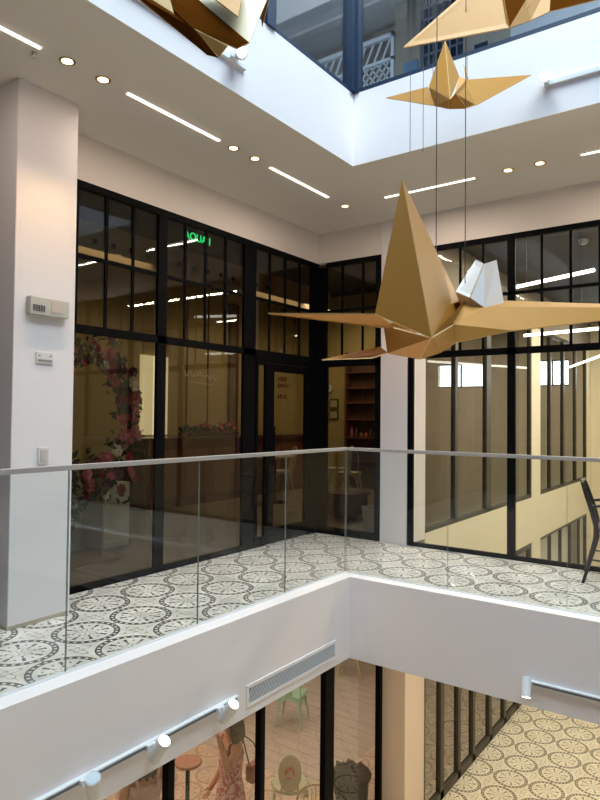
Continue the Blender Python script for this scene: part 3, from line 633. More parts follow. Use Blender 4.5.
bird('large gold origami bird cut by the top edge of the picture, right of the middle', at(510, 0, D),
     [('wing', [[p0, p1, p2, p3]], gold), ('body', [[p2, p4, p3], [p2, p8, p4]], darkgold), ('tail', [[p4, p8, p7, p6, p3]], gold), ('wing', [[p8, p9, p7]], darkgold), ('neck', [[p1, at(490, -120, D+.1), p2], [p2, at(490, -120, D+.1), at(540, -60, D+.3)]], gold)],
     [(at(464, 15, D+0.15), 7.6), (at(425, 30, D+0.15), 7.6)] )
D = 2.6
z = lambda x, y, e=0.0: at(x, y, D+e)
bird('large brown and gold origami bird cut by the top left edge of the picture', at(220, 10, D),
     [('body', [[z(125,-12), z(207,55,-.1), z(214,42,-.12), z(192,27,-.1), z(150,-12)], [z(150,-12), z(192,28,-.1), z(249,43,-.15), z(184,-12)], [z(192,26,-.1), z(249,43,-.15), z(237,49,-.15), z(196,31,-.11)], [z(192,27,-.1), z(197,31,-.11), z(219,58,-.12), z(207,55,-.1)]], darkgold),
      ('wing', [[z(184,-12), z(249,43,-.15), z(272,-12,.1), z(244,-12)]], pm('lit_cream_gold', (0.60,0.50,0.30), 0.5, 0.1)),  # cream and light gold on this bird paint in the faces catching light
      ('neck', [[z(200,-12,-.05), z(238,17,-.16), z(244,-12,-.05)]], gold), ('inner_fin', [[z(195,29,-.13), z(228,46,-.15), z(219,57,-.12)]], pm('lit_gold', (0.66,0.42,0.13), 0.45, 0.1)), ('inner_fin', [[z(140,-8,-.1), z(174,14,-.14), z(168,-8,-.1)]], MATS['lit_gold'] if 'lit_gold' in MATS else pm('lit_gold', (0.66,0.42,0.13), 0.45, 0.1)),
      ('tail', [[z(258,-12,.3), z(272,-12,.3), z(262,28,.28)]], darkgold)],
     [(z(205,-8), 7.6), (z(240,-8), 7.6)])
# free-hanging wires of a further bird above the picture
t = thing('hanging_wire', 'pair of thin steel wires hanging left of the small gold bird', 'wire', at(417, 60, 4.2))
for px in (410, 423):
    p = at(px, 152, 4.2); MB().cyl(p, (p.x, p.y, 7.6), 0.002, n=6).build('wire', wire_m, t)

# ------------------------------------------------------------------ chair on the right walkway
t = thing('patio_chair', 'dark curved chair on the tiled right walkway, cut by the right picture edge', 'chair', (1.665, 0.63, 0))
darkchair = pm('dark_bronze_chair', (0.03, 0.025, 0.022), 0.45)
y = 0.85
for s in (-0.22, 0.22):
    b = MB(); b.tube([(1.665, y+s, 0.82), (1.69, y+s, 0.74), (1.735, y+s, 0.60), (1.765, y+s, 0.48), (1.77, y+s, 0.40), (1.745, y+s, 0.28), (1.70, y+s, 0.12), (1.665, y+s, 0.0)], [0.013, 0.017, 0.02, 0.02, 0.024, 0.018, 0.014, 0.012]); b.build('leg', darkchair, t)
    b = MB(); b.tube([(2.18, y+s, 0.44), (2.20, y+s, 0.3), (2.23, y+s, 0.0)], [0.016, 0.014, 0.012]); b.build('leg', darkchair, t)
    b = MB(); b.tube([(1.72, y+s, 0.64), (1.85, y+s*1.1, 0.655), (2.1, y+s*1.1, 0.64), (2.18, y+s, 0.46)], 0.012); b.build('armrest', darkchair, t)
b = MB()
for i in range(9):
    f = -0.2+0.05*i; b.tube([(1.665, y+f, 0.815), (1.70-0.02*math.cos(f*6), y+f, 0.72), (1.74, y+f, 0.58), (1.775, y+f, 0.46)], 0.006, 6)
b.tube([(1.665, y-0.22, 0.82), (1.65, y, 0.835), (1.665, y+0.22, 0.82)], 0.014); b.build('backrest', darkchair, t)
b = MB(); b.box(1.76, 2.2, y-0.22, y+0.22, 0.43, 0.452); b.build('seat', darkchair, t, bevel=0.008)
b = MB(); b.tube([(1.72, y-0.22, 0.2), (1.72, y+0.22, 0.2)], 0.008); b.tube([(1.72, y-0.22, 0.2), (2.21, y-0.22, 0.16)], 0.008); b.tube([(1.72, y+0.22, 0.2), (2.21, y+0.22, 0.16)], 0.008); b.build('stretcher', darkchair, t)
t.location = (1.625, 1.05, 0); t.rotation_euler = (0, 0, 0.168)

# ------------------------------------------------------------------ hall details
def hstrip(p0, p1, label, r=0.018):
    p0, p1 = Vector(p0), Vector(p1); t = thing('linear_pendant_light', label, 'ceiling light', (p0+p1)/2, 'hanging linear lights in the hall')
    MB().cyl(p0, p1, r, n=8).build('tube', ledh, t)
    for f in (0.15, 0.85): q = p0.lerp(p1, f); MB().cyl(q, (q.x, q.y, 3.5), 0.003, n=6).build('suspension_wire', wire_m, t)
hstrip((0.057, 7.47, 2.3), (1.1, 5.15, 2.3), 'glowing linear light hanging at the far end of the bright hall')
hstrip((0.45, 3.4, 2.40), (1.9, 3.1, 2.40), 'glowing linear light behind the upper panes of the right shopfront, lower one')
hstrip((0.25, 4.6, 2.68), (1.0, 4.5, 2.68), 'glowing linear light behind the upper panes of the right shopfront, upper one')
hstrip((0.527, 2.812, 2.9), (1.454, 2.387, 2.9), 'long glowing tube added behind the top panes of the right shopfront, for a mirrored strip light', 0.02)  # added tube in place of the walkway strip mirrored in the glass
t = thing('round_ceiling_lamp', 'small round pale lamp in the dark hall ceiling, upper right pane', 'ceiling light', (1.126, 3.29, 3.5))
b = MB(); b.lathe((1.14, 3.4, 3.44), [(0.03, 0.0), (0.055, 0.02), (0.06, 0.06)], 18); b.build('shade', pm('lamp_grey', (0.5,0.5,0.48), 0.5), t)

# ------------------------------------------------------------------ shop interior behind the left glazing
t = thing('shop_counter', 'long dark wooden shop counter behind the left shopfront glass', 'counter', (-4.45, 3.6, 0))
MB().box(-4.75, -4.2, 1.35, 5.2, 0.0, 0.98).build('body', shopwood, t); MB().box(-4.8, -4.15, 1.3, 5.25, 0.98, 1.03).build('countertop', pm('counter_top', (0.12,0.05,0.035), 0.3), t)
b = MB()
for i in range(6): b.box(-4.2, -4.185, 1.5+i*0.62, 1.97+i*0.62, 0.15, 0.85)
b.build('front_panel', pm('panel_reddish', (0.22,0.08,0.045), 0.5), t)
b = MB(); b.box(-5.0, -4.96, 1.9, 2.45, 1.05, 2.30); b.box(-4.96, -4.955, 1.95, 2.40, 1.08, 2.26); b.build('window_12', pm('lit_panel', (0.9,0.85,0.6), 0.5, emit=(1.0, 0.86, 0.45), es=0.55), kind='structure')
b = MB()
for y in (2.9, 3.4, 3.95, 4.5): b.box(-5.0, -4.985, y-0.012, y+0.012, 0, 3.4)
b.box(-5.0, -4.93, 3.92, 4.14, 0, 3.4); b.build('trim_2', pm('brown_pilaster', (0.16,0.09,0.04), 0.6), kind='structure')
t = thing('ceiling_beam', 'cream ceiling beam with a row of dark round holes inside the left shop', 'beam', (-3.5, 1.2, 3.3))
for y in (-2.0, 4.5): MB().cyl((-3.53, y, 3.6), (-3.53, y, 3.75), 0.01).build('hanger', black, t)
MB().box(-3.56, -3.5, -2.6, 5.0, 3.22, 3.62).build('beam', pm('beam_cream', (0.50,0.42,0.26), 0.6), t)
b = MB()
for i in range(15): b.cyl((-3.5, -0.60+0.27*i, 3.40), (-3.496, -0.60+0.27*i, 3.40), 0.036, n=16)
b.build('hole', pm('hole_dark', (0.02,0.012,0.01), 0.7), t)
# script sign on the back wall
t = thing('script_sign', 'thin white script lettering sign on the yellow back wall of the left shop', 'sign', (-4.98, 3.1, 2.03))
pts = []
for i in range(90):
    u = i/89; pts.append((-4.965, 2.76+0.84*u, 2.07-0.05*u+0.045*math.sin(u*38)*(0.6+0.4*math.sin(u*9))+(0.07 if i < 5 or 40 < i < 46 else 0)))
b = MB(); b.tube(pts, 0.007, 5); b.tube([(-4.965, 2.9, 1.93), (-4.965, 3.5, 1.90)], 0.004, 5); b.build('lettering', pm('sign_cream', (0.7,0.62,0.45), 0.5, emit=(1,0.85,0.55), es=0.10), t)
# red lettering seen through the door
t = thing('wall_lettering', 'small red lettering on the yellow wall, seen through the glass door', 'sign', (-4.98, 5.5, 1.85))
b = MB(); random.seed(3)
for row, (zc, n) in enumerate(((2.12, 4), (1.98, 5), (1.76, 4))):
    for i in range(n):
        y = 5.43+i*0.075; hh = 0.025+0.02*random.random(); b.box(-4.995, -4.975, y-0.02, y+0.02, zc-hh, zc-hh+0.018); b.box(-4.995, -4.975, y-0.02, y-0.004, zc-hh, zc+hh); 
        if i % 2: b.box(-4.995, -4.975, y-0.02, y+0.02, zc+hh-0.016, zc+hh)
b.build('letters', pm('sign_red', (0.40,0.08,0.03), 0.6), t)
# added green letters standing in for the reflection of an exit sign
t = thing('green_sign_reflection', 'small green glowing letters added inside the top of the left shopfront, for a mirrored exit sign', 'sign', (-1.62, -0.24, 3.095))
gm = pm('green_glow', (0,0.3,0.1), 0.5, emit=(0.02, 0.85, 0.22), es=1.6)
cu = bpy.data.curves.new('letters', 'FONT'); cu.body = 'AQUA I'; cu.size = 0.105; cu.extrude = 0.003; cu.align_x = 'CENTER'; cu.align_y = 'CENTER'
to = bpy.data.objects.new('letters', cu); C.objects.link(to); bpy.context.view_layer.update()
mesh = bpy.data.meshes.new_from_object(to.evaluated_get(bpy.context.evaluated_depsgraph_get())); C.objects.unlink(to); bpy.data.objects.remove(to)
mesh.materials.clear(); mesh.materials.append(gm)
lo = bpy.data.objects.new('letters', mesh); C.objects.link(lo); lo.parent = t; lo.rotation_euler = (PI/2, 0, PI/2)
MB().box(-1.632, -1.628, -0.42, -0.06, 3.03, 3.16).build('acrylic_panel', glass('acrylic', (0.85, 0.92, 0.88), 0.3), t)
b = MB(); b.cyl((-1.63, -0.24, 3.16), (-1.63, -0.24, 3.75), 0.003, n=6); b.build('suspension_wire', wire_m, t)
# flowers
def petal_flower(b, c, r, nrm, rings=3):
    c = Vector(c); nrm = Vector(nrm).normalized(); a = nrm.orthogonal().normalized(); d = nrm.cross(a)
    for k in range(rings):
        n = 5+k; rr = r*(0.35+0.65*k/(rings-1)); tilt = 1.15-0.45*k
        for i in range(n):
            t_ = 2*PI*(i+0.5*k)/n; u = a*math.cos(t_)+d*math.sin(t_); s_ = nrm.cross(u)
            p0 = c; p1 = c+u*rr*0.6*math.cos(tilt*0.5)+s_*rr*0.42+nrm*rr*0.35*tilt; p2 = c+u*rr+nrm*rr*0.55*tilt; p3 = c+u*rr*0.6*math.cos(tilt*0.5)-s_*rr*0.42+nrm*rr*0.35*tilt
            b.add([p0, p1, p2, p3], [(0,1,2),(0,2,3)], 0, True)
    b.ball(c+nrm*r*0.15, r*0.32, 6)
FC = [pm('flower_crimson', (0.30,0.02,0.03), 0.6), pm('flower_pink', (0.52,0.12,0.15), 0.6), pm('flower_cream', (0.72,0.64,0.48), 0.6), pm('flower_plum', (0.10,0.02,0.04), 0.6)]
leafm = pm('dark_leaf', (0.025,0.045,0.02), 0.6)
t = thing('flower_arch', 'round flower arch of red, pink and cream blooms inside the left shop window', 'flower arch', (-2.3, -1.2, 0))
random.seed(11)
cy, cz_, rad = -1.14, 1.32, 0.66
b = MB(); b.tube([(-2.3, cy+rad*math.cos(q), cz_+rad*math.sin(q)) for q in [i*2*PI/40 for i in range(40)]], 0.012, 6, closed=True); b.cyl((-2.3, cy-0.35, 0), (-2.3, cy-0.35, 0.78), 0.012); b.cyl((-2.3, cy+0.35, 0), (-2.3, cy+0.35, 0.78), 0.012); b.box(-2.5, -2.1, cy-0.45, cy+0.45, 0, 0.02); b.build('hoop', brass, t)
lb = MB()
nf = 0
for i in range(92):
    u = random.random(); ang = math.radians(-95+215*u); 
    dens = 0.055+0.09*max(0, -math.sin(ang))+0.02
    rr = rad+random.gauss(0, dens*0.7); y = cy+rr*math.cos(ang); zc = cz_+rr*math.sin(ang)+random.gauss(0, 0.03); x = -2.3+random.uniform(-0.03, 0.12)
    r_ = random.uniform(0.045, 0.085); ci = random.choices([0,1,2,3], [5,4,2,3])[0]
    fb = MB(); petal_flower(fb, (x, y, zc), r_, (1, random.uniform(-.5,.5), random.uniform(-.4,.5))); fb.build('flower', FC[ci], t)
for i in range(620):
    u = random.random(); ang = math.radians(-120+260*u); dens = 0.07+0.10*max(0, -math.sin(ang))
    rr = rad+random.gauss(0, dens); p = Vector((-2.3+random.uniform(-0.08, 0.06), cy+rr*math.cos(ang), max(0.1, cz_+rr*math.sin(ang))))
    dv = Vector((random.gauss(0.2,1), random.gauss(0,1), random.gauss(0,1))).normalized(); sv = dv.orthogonal().normalized(); L = random.uniform(0.07, 0.13)
    lb.add([p, p+dv*L*0.5+sv*L*0.22, p+dv*L, p+dv*L*0.5-sv*L*0.22], [(0,1,2,3)])
o = lb.build('foliage', leafm, t); o['kind'] = 'stuff'
b = MB(); b.box(-2.90, -2.55, -0.58, -0.26, 0, 0.66); tag(b.build('display_plinth', pm('plinth_cream', (0.62,0.60,0.45), 0.6), bevel=0.004), 'cream box plinth beside the foot of the flower arch', 'plinth')
b = MB(); b.box(-3.1, -2.7, -1.35, -0.75, 0, 0.75); tag(b.build('display_plinth', pm('plinth_olive', (0.36,0.38,0.24), 0.6), bevel=0.004), 'olive green box plinth standing behind the flower arch', 'plinth')
t = thing('flower_box', 'low planter of red flowers on top of the dark shop counter', 'planter', (-4.45, 2.85, 1.03))
MB().box(-4.6, -4.35, 2.35, 3.5, 1.03, 1.09).build('box', pm('box_dark', (0.05,0.03,0.03), 0.6), t)
lb = MB(); random.seed(5)
for i in range(150):
    p = Vector((random.uniform(-4.58,-4.36), random.uniform(2.35,3.5), 1.09)); dv = Vector((random.gauss(0,.5), random.gauss(0,.6), 1)).normalized(); sv = dv.orthogonal().normalized(); L = random.uniform(0.07, 0.15)
    lb.add([p, p+dv*L*0.5+sv*L*0.15, p+dv*L, p+dv*L*0.5-sv*L*0.15], [(0,1,2,3)])
o = lb.build('foliage', leafm, t); o['kind'] = 'stuff'
for i in range(34):
    fb = MB(); petal_flower(fb, (random.uniform(-4.5,-4.34), random.uniform(2.62,3.45), 1.12+random.random()*0.11), random.uniform(0.03, 0.05), (1, 0, 0.8)); fb.build('flower', FC[0 if i % 3 else 1], t)
# north end of the shop, seen through the corner pane
t = thing('wall_clock', 'round white wall clock seen through the corner pane', 'clock', (-4.14, 5.98, 1.93))
MB().cyl((-4.14, 6.0, 1.93), (-4.14, 5.96, 1.93), 0.085, n=28).build('face', pm('clock_white', (0.75,0.74,0.68), 0.5), t)
b = MB(); b.tube([(-4.14+0.088*math.cos(i*PI/14), 5.965, 1.93+0.088*math.sin(i*PI/14)) for i in range(28)], 0.006, 6, closed=True); b.build('rim', black, t)
b = MB(); b.box(-4.143, -4.137, 5.952, 5.958, 1.93, 1.985); b.box(-4.14, -4.10, 5.952, 5.958, 1.928, 1.934); b.build('hand', black, t)
for i, (x, zc, s) in enumerate(((-4.03, 1.62, 'upper'), (-4.03, 1.40, 'lower'))):
    t = thing('picture_frame', 'small dark framed print under the wall clock, the %s of the two' % s, 'picture', (x, 5.98, zc), 'framed prints beside the shelves')
    b = MB(); b.box(x-0.10, x+0.10, 5.97, 6.0, zc-0.09, zc+0.09); b.build('frame', darkwall, t); MB().box(x-0.08, x+0.08, 5.965, 5.972, zc-0.07, zc+0.07).build('print', pm('print_cream', (0.5,0.44,0.25), 0.6), t)
t = thing('display_shelf', 'tall dark wooden shelf unit seen through the corner pane', 'shelf', (-3.3, 5.88, 0))
b = MB(); b.box(-3.66, -3.62, 5.78, 5.99, 0, 2.6); b.box(-2.96, -2.92, 5.78, 5.99, 0, 2.6); b.build('side_panel', shopwood, t); MB().box(-3.62, -2.96, 5.96, 5.99, 0, 2.6).build('back_panel', pm('shelf_back', (0.10,0.05,0.03), 0.6), t)
for zc in (0.5, 0.95, 1.3, 1.62, 1.9, 2.2, 2.56): MB().box(-3.62, -2.96, 5.79, 5.97, zc, zc+0.03).build('shelf', shopwood, t)
random.seed(2)
for j in range(6):
    x = -3.55+0.105*j; hgt = random.uniform(0.08, 0.2); zc = 0.98
    b = MB(); b.lathe((x, 5.88, zc), [(0.03, 0), (0.036, hgt*0.3), (0.03, hgt*0.7), (0.014, hgt*0.85), (0.014, hgt)], 12)
    tag(b.build('jar', [FC[1], pm('jar_green', (0.08,0.10,0.06), 0.4), pm('jar_tan', (0.3,0.2,0.1), 0.4)][j % 3]), '%s jar on the lower board of the dark shelf unit, %s from the left' % (['pink','dark green','tan'][j % 3], ['first','second','third','fourth','fifth','sixth'][j]), 'jar', 'jars on the dark shelf')
t = thing('curtain', 'pale cream curtain hanging right of the dark shelves', 'curtain', (-2.75, 5.9, 0.0))
b = MB(); n = 40; vs = []
for i in range(n+1):
    x = -2.88+0.26*i/n; yy = 5.86+0.025*math.sin(i*1.1)
    vs += [(x, yy, 0.01), (x, yy+0.01, 2.42)]
b.add(vs, [(2*i, 2*i+2, 2*i+3, 2*i+1) for i in range(n)], 0, True); b.build('cloth', pm('curtain_cream', (0.5,0.42,0.25), 0.8), t); b = MB(); b.cyl((-2.90, 5.88, 2.42), (-2.58, 5.88, 2.42), 0.012); b.build('rod', black, t)
t = thing('planter_pot', 'pale round pot on the floor behind the corner pane, beside the column', 'pot', (-1.02, 2.24, 0))
b = MB(); b.lathe((-1.02, 2.24, 0), [(0.10, 0), (0.12, 0.02), (0.15, 0.22), (0.155, 0.26), (0.14, 0.26), (0.13, 0.22)], 24); b.build('pot', pm('pot_white', (0.75,0.75,0.70), 0.5), t)
MB().cyl((-1.02, 2.24, 0.20), (-1.02, 2.24, 0.235), 0.132, n=20).build('soil', darkwall, t)

# ------------------------------------------------------------------ chairs
def chair_proto(name, label, mt, loc, rz=0, group=None):
    t = thing(name, label, 'chair', (0,0,0), group)
    for sx in (-1, 1):
        for sy in (-1, 1):
            b = MB(); top = Vector((0.155*sx, 0.155*sy, 0.44)); bot = Vector((0.215*sx, 0.215*sy, 0.0))
            vs = []
            for p, wd in ((top, 0.055), (top.lerp(bot, .25), 0.042), (top.lerp(bot, .6), 0.024), (bot, 0.016)):
                vs += [p+Vector((-sx*wd, 0, 0)), p, p+Vector((0, -sy*wd, 0)), p+Vector((-sx*wd, -sy*0.008, 0)), p+Vector((-sx*.008, -sy*.008, 0)), p+Vector((-sx*.008, -sy*wd, 0))]
            fs = []
            for k in range(3):
                for i in range(6):
                    ring = [0,1,2,5,4,3]; a_, b_ = ring[i], ring[(i+1)%6]
                    fs.append((k*6+a_, k*6+b_, k*6+6+b_, k*6+6+a_))
            b.add(vs, fs); b.add([vs[i] for i in (18,19,20,23,22,21)], [(0,1,2,3,4,5)]); b.build('leg', mt, t)
    b = MB(); b.box(-0.18, 0.18, -0.18, 0.18, 0.435, 0.452); b.box(-0.17, 0.17, -0.17, 0.17, 0.41, 0.436); b.build('seat', mt, t, bevel=0.01)
    # curved apron between the legs
    b = MB()
    for s in (-1, 1):
        for ax in (0, 1):
            for i in range(8):
                u0, u1 = -0.165+0.33*i/8, -0.165+0.33*(i+1)/8
                d0, d1 = 0.03+0.09*abs(u0/0.165)**2.5, 0.03+0.09*abs(u1/0.165)**2.5
                q = 0.172*s
                P = [(u0, q, 0.43), (u1, q, 0.43), (u1, q*1.05, 0.43-d1), (u0, q*1.05, 0.43-d0)]
                if ax: P = [(p[1], p[0], p[2]) for p in P]
                b.add(P, [(0,1,2,3)])
    b.build('apron', mt, t)
    b = MB(); b.tube([(-0.17, -0.17, 0.44), (-0.185, -0.215, 0.62), (-0.17, -0.235, 0.78), (-0.10, -0.25, 0.84), (0.10, -0.25, 0.84), (0.17, -0.235, 0.78), (0.185, -0.215, 0.62), (0.17, -0.17, 0.44)], 0.011, 8); b.build('back_frame', mt, t)
    b = MB(); b.slab([(-0.055, -0.175, 0.44), (0.055, -0.175, 0.44), (0.065, -0.25, 0.84), (-0.065, -0.25, 0.84)], 0.006); b.build('backrest', mt, t)
    t.location = loc; t.rotation_euler = (0,0,rz)
    return t
mint = pm('mint_metal', (0.30, 0.55, 0.40), 0.4); yell = pm('yellow_metal', (0.52, 0.46, 0.16), 0.4); creamc = pm('cream_chair', (0.60, 0.52, 0.36), 0.5)
ch = chair_proto('metal_chair', 'mint green metal chair with flared legs in the lower shop, under the vent', mint, (-2.79, 2.99, LOW), 0.35, 'metal chairs in the lower shop')
ch2 = chair_proto('metal_chair', 'yellow metal chair at the far end of the lower shop, beside the column', yell, (-3.05, 4.98, LOW), 0.6, 'metal chairs in the lower shop')
dup(ch2, (-3.45, 2.65, LOW), -0.5, 'yellow metal chair half hidden behind the slab edge, left of the mint chair')
dup(ch2, (-4.0, 3.9, LOW), 0.2, 'yellow metal chair farther back in the lower shop')
c1 = chair_proto('metal_chair', 'cream chair inside the upper shop, seen through the glass door', creamc, (-3.75, 3.9, 0), 2.4, 'cream chairs in the upper shop')
dup(c1, (-3.3, 5.0, 0), 2.0, 'cream chair inside the upper shop, seen through the corner pane')
dup(c1, (-2.7, 4.4, 0), 0.4, 'cream chair in front of the shelves, behind the handrail corner')
t = thing('side_table', 'low brown box table on the shop floor behind the corner pane', 'table', (-1.75, 2.75, 0))
MB().box(-1.98, -1.5, 2.5, 3.0, 0.30, 0.34).build('top', shopwood, t)
for sx in (-1.94, -1.56):
    for sy in (2.54, 2.94): MB().box(sx, sx+0.03, sy, sy+0.03, 0, 0.30).build('leg', shopwood, t)
MB().box(-1.95, -1.53, 2.55, 2.95, 0.05, 0.29).build('body', pm('box_maroon', (0.16,0.08,0.07), 0.6), t)
def round_table(name, label, loc, mt, r=0.3, h=0.74):
    x, y, zf = loc; t = thing(name, label, 'table', loc)
    b = MB(); b.lathe((x, y, zf+h-0.03), [(r-0.01, 0), (r, 0.01), (r, 0.025), (r-0.01, 0.03)], 36); b.build('tabletop', mt, t)
    MB().cyl((x, y, zf+0.02), (x, y, zf+h-0.03), 0.022).build('pedestal', black, t); MB().lathe((x, y, zf), [(0.2, 0), (0.2, 0.01), (0.03, 0.03)], 24).build('base', black, t)
round_table('round_table', 'round table inside the door of the upper shop, behind the glass', (-3.4, 3.3, 0), creamc)
p = Vector((-1.98, 0.08, LOW)); round_table('round_table', 'small round terracotta table left of the person in the red dress', tuple(p), pm('terracotta', (0.30,0.14,0.08), 0.5), 0.14, 0.95)
# oval-backed chair with printed back
def hoop_chair(label, loc, rz, mt, back_mt, printed):
    t = thing('cafe_chair', label, 'chair', (0,0,0), 'cafe chairs near the lower glass')
    for sx in (-1, 1):
        MB().tube([(0.17*sx, 0.17, 0.44), (0.19*sx, 0.2, 0)], 0.014).build('leg', mt, t); MB().tube([(0.17*sx, -0.17, 0.44), (0.19*sx, -0.21, 0)], 0.014).build('leg', mt, t)
    MB().lathe((0,0,0.43), [(0.2, 0), (0.21, 0.015), (0.2, 0.035)], 28).build('seat', mt, t)
    if printed:
        b = MB(); n = 32; vs = [(0.115*math.cos(2*PI*i/n), -0.2-0.02*math.sin(2*PI*i/n), 0.67+0.20*math.sin(2*PI*i/n)) for i in range(n)]
        b.slab(vs, 0.03); b.build('backrest', back_mt, t)
        b = MB(); b.tube(vs, 0.012, 8, closed=True); b.build('back_frame', mt, t)
        for s in (-1, 1): MB().tube([(0.10*s, -0.17, 0.44), (0.08*s, -0.19, 0.55)], 0.012).build('back_post', mt, t)
        for (dx, dz, ln, an, c_) in ((-0.04, 0.03, 0.05, 1.2, 'flower_terracotta'), (0.0, 0.06, 0.045, 0.8, 'flower_terracotta'), (0.04, 0.03, 0.05, 1.9, 'flower_terracotta'), (-0.01, -0.04, 0.04, 0.5, 'flower_pink')):
            b = MB(); cc = Vector((dx, -0.236, 0.67+dz)); u = Vector((math.cos(an), 0, math.sin(an))); v = Vector((-u.z, 0, u.x))
            b.slab([cc-u*ln, cc+v*0.014, cc+u*ln, cc-v*0.014], 0.006); o = b.build('printed_leaf', pm(c_, (0.55,0.14,0.04), 0.6), t)
            b = MB(); b.slab([(p_[0], 0.0-0.164+0.0, p_[2]) if False else (p_.x, -0.165, p_.z) for p_ in (cc-u*ln, cc+v*0.014, cc+u*ln, cc-v*0.014)], 0.006); b.build('printed_leaf', MATS[c_], t)
    else:
        b = MB(); b.tube([(-0.17, -0.15, 0.44), (-0.2, -0.2, 0.62), (-0.17, -0.23, 0.76), (-0.09, -0.25, 0.83), (0, -0.25, 0.85), (0.09, -0.25, 0.83), (0.17, -0.23, 0.76), (0.2, -0.2, 0.62), (0.17, -0.15, 0.44)], 0.013); b.build('back_frame', mt, t)
        b = MB()
        for i in range(7):
            x = -0.12+0.04*i; b.tube([(x, -0.18, 0.45), (x, -0.24, 0.82-abs(x)*0.4)], 0.006, 6)
        b.build('spindle', mt, t)
    t.location = loc; t.rotation_euler = (0,0,rz); return t
hoop_chair('pale green chair whose oval back carries an orange leaf print, behind the lower glass', (-1.42, 1.10, LOW), 0.62, pm('pale_green', (0.42,0.46,0.30), 0.5), pm('back_cloth', (0.55,0.52,0.36), 0.8), True)
hoop_chair('cream hoop-backed spindle chair at the bottom picture edge behind the lower glass', (-0.93, 0.88, LOW), 0.62, pm('cream_wood', (0.62,0.50,0.28), 0.5), creamc, False)
# black bag bin
t = thing('waste_bin', 'black bin with a crumpled bag top behind the lower glass, beside the column', 'bin', (-0.78, 1.34, LOW))
bk = pm('black_bin', (0.010,0.008,0.008), 0.7, spec=0.2)
b = MB(); b.lathe((-0.78, 1.34, LOW), [(0.15, 0), (0.17, 0.05), (0.19, 0.62), (0.195, 0.64)], 4+20); b.build('body', bk, t)
b = MB(); n = 28; random.seed(9); vs = []
prof = [(0.19, 0.60), (0.21, 0.64), (0.20, 0.69), (0.14, 0.71), (0.06, 0.70)]
for k, (r_, zc) in enumerate(prof):
    for j in range(n): q = 2*PI*j/n; w_ = 1+0.10*math.sin(j*2.3+k*1.7)+0.05*random.random(); vs.append((-0.78+r_*w_*math.cos(q), 1.34+r_*w_*math.sin(q), LOW+zc+0.02*math.sin(j*1.9+k)))
b.add(vs, [(i*n+j, i*n+(j+1)%n, (i+1)*n+(j+1)%n, (i+1)*n+j) for i in range(len(prof)-1) for j in range(n)], 0, True); b.add(vs[-n:], [tuple(range(n))]); b.build('bag', pm('black_bag', (0.012,0.010,0.009), 0.6, spec=0.2), t)

# ------------------------------------------------------------------ people in the lower shop
skin = pm('skin', (0.52, 0.27, 0.16), 0.55)
def dress_mat(name, a, c, sc=26):
    mt = bpy.data.materials.new(name); mt.use_nodes = True; nt = mt.node_tree; b_ = nt.nodes['Principled BSDF']
    tc = nt.nodes.new('ShaderNodeTexCoord'); v = nt.nodes.new('ShaderNodeTexNoise'); v.inputs['Scale'].default_value = sc; v.inputs['Detail'].default_value = 3; v.inputs['Distortion'].default_value = 1.2; nt.links.new(tc.outputs['Object'], v.inputs['Vector'])
    r_ = nt.nodes.new('ShaderNodeValToRGB'); r_.color_ramp.elements[0].position = 0.47; r_.color_ramp.elements[1].position = 0.53; r_.color_ramp.elements[0].color = (*a, 1); r_.color_ramp.elements[1].color = (*c, 1)
    nt.links.new(v.outputs['Fac'], r_.inputs[0]); nt.links.new(r_.outputs[0], b_.inputs['Base Color']); b_.inputs['Roughness'].default_value = 0.8; return mt
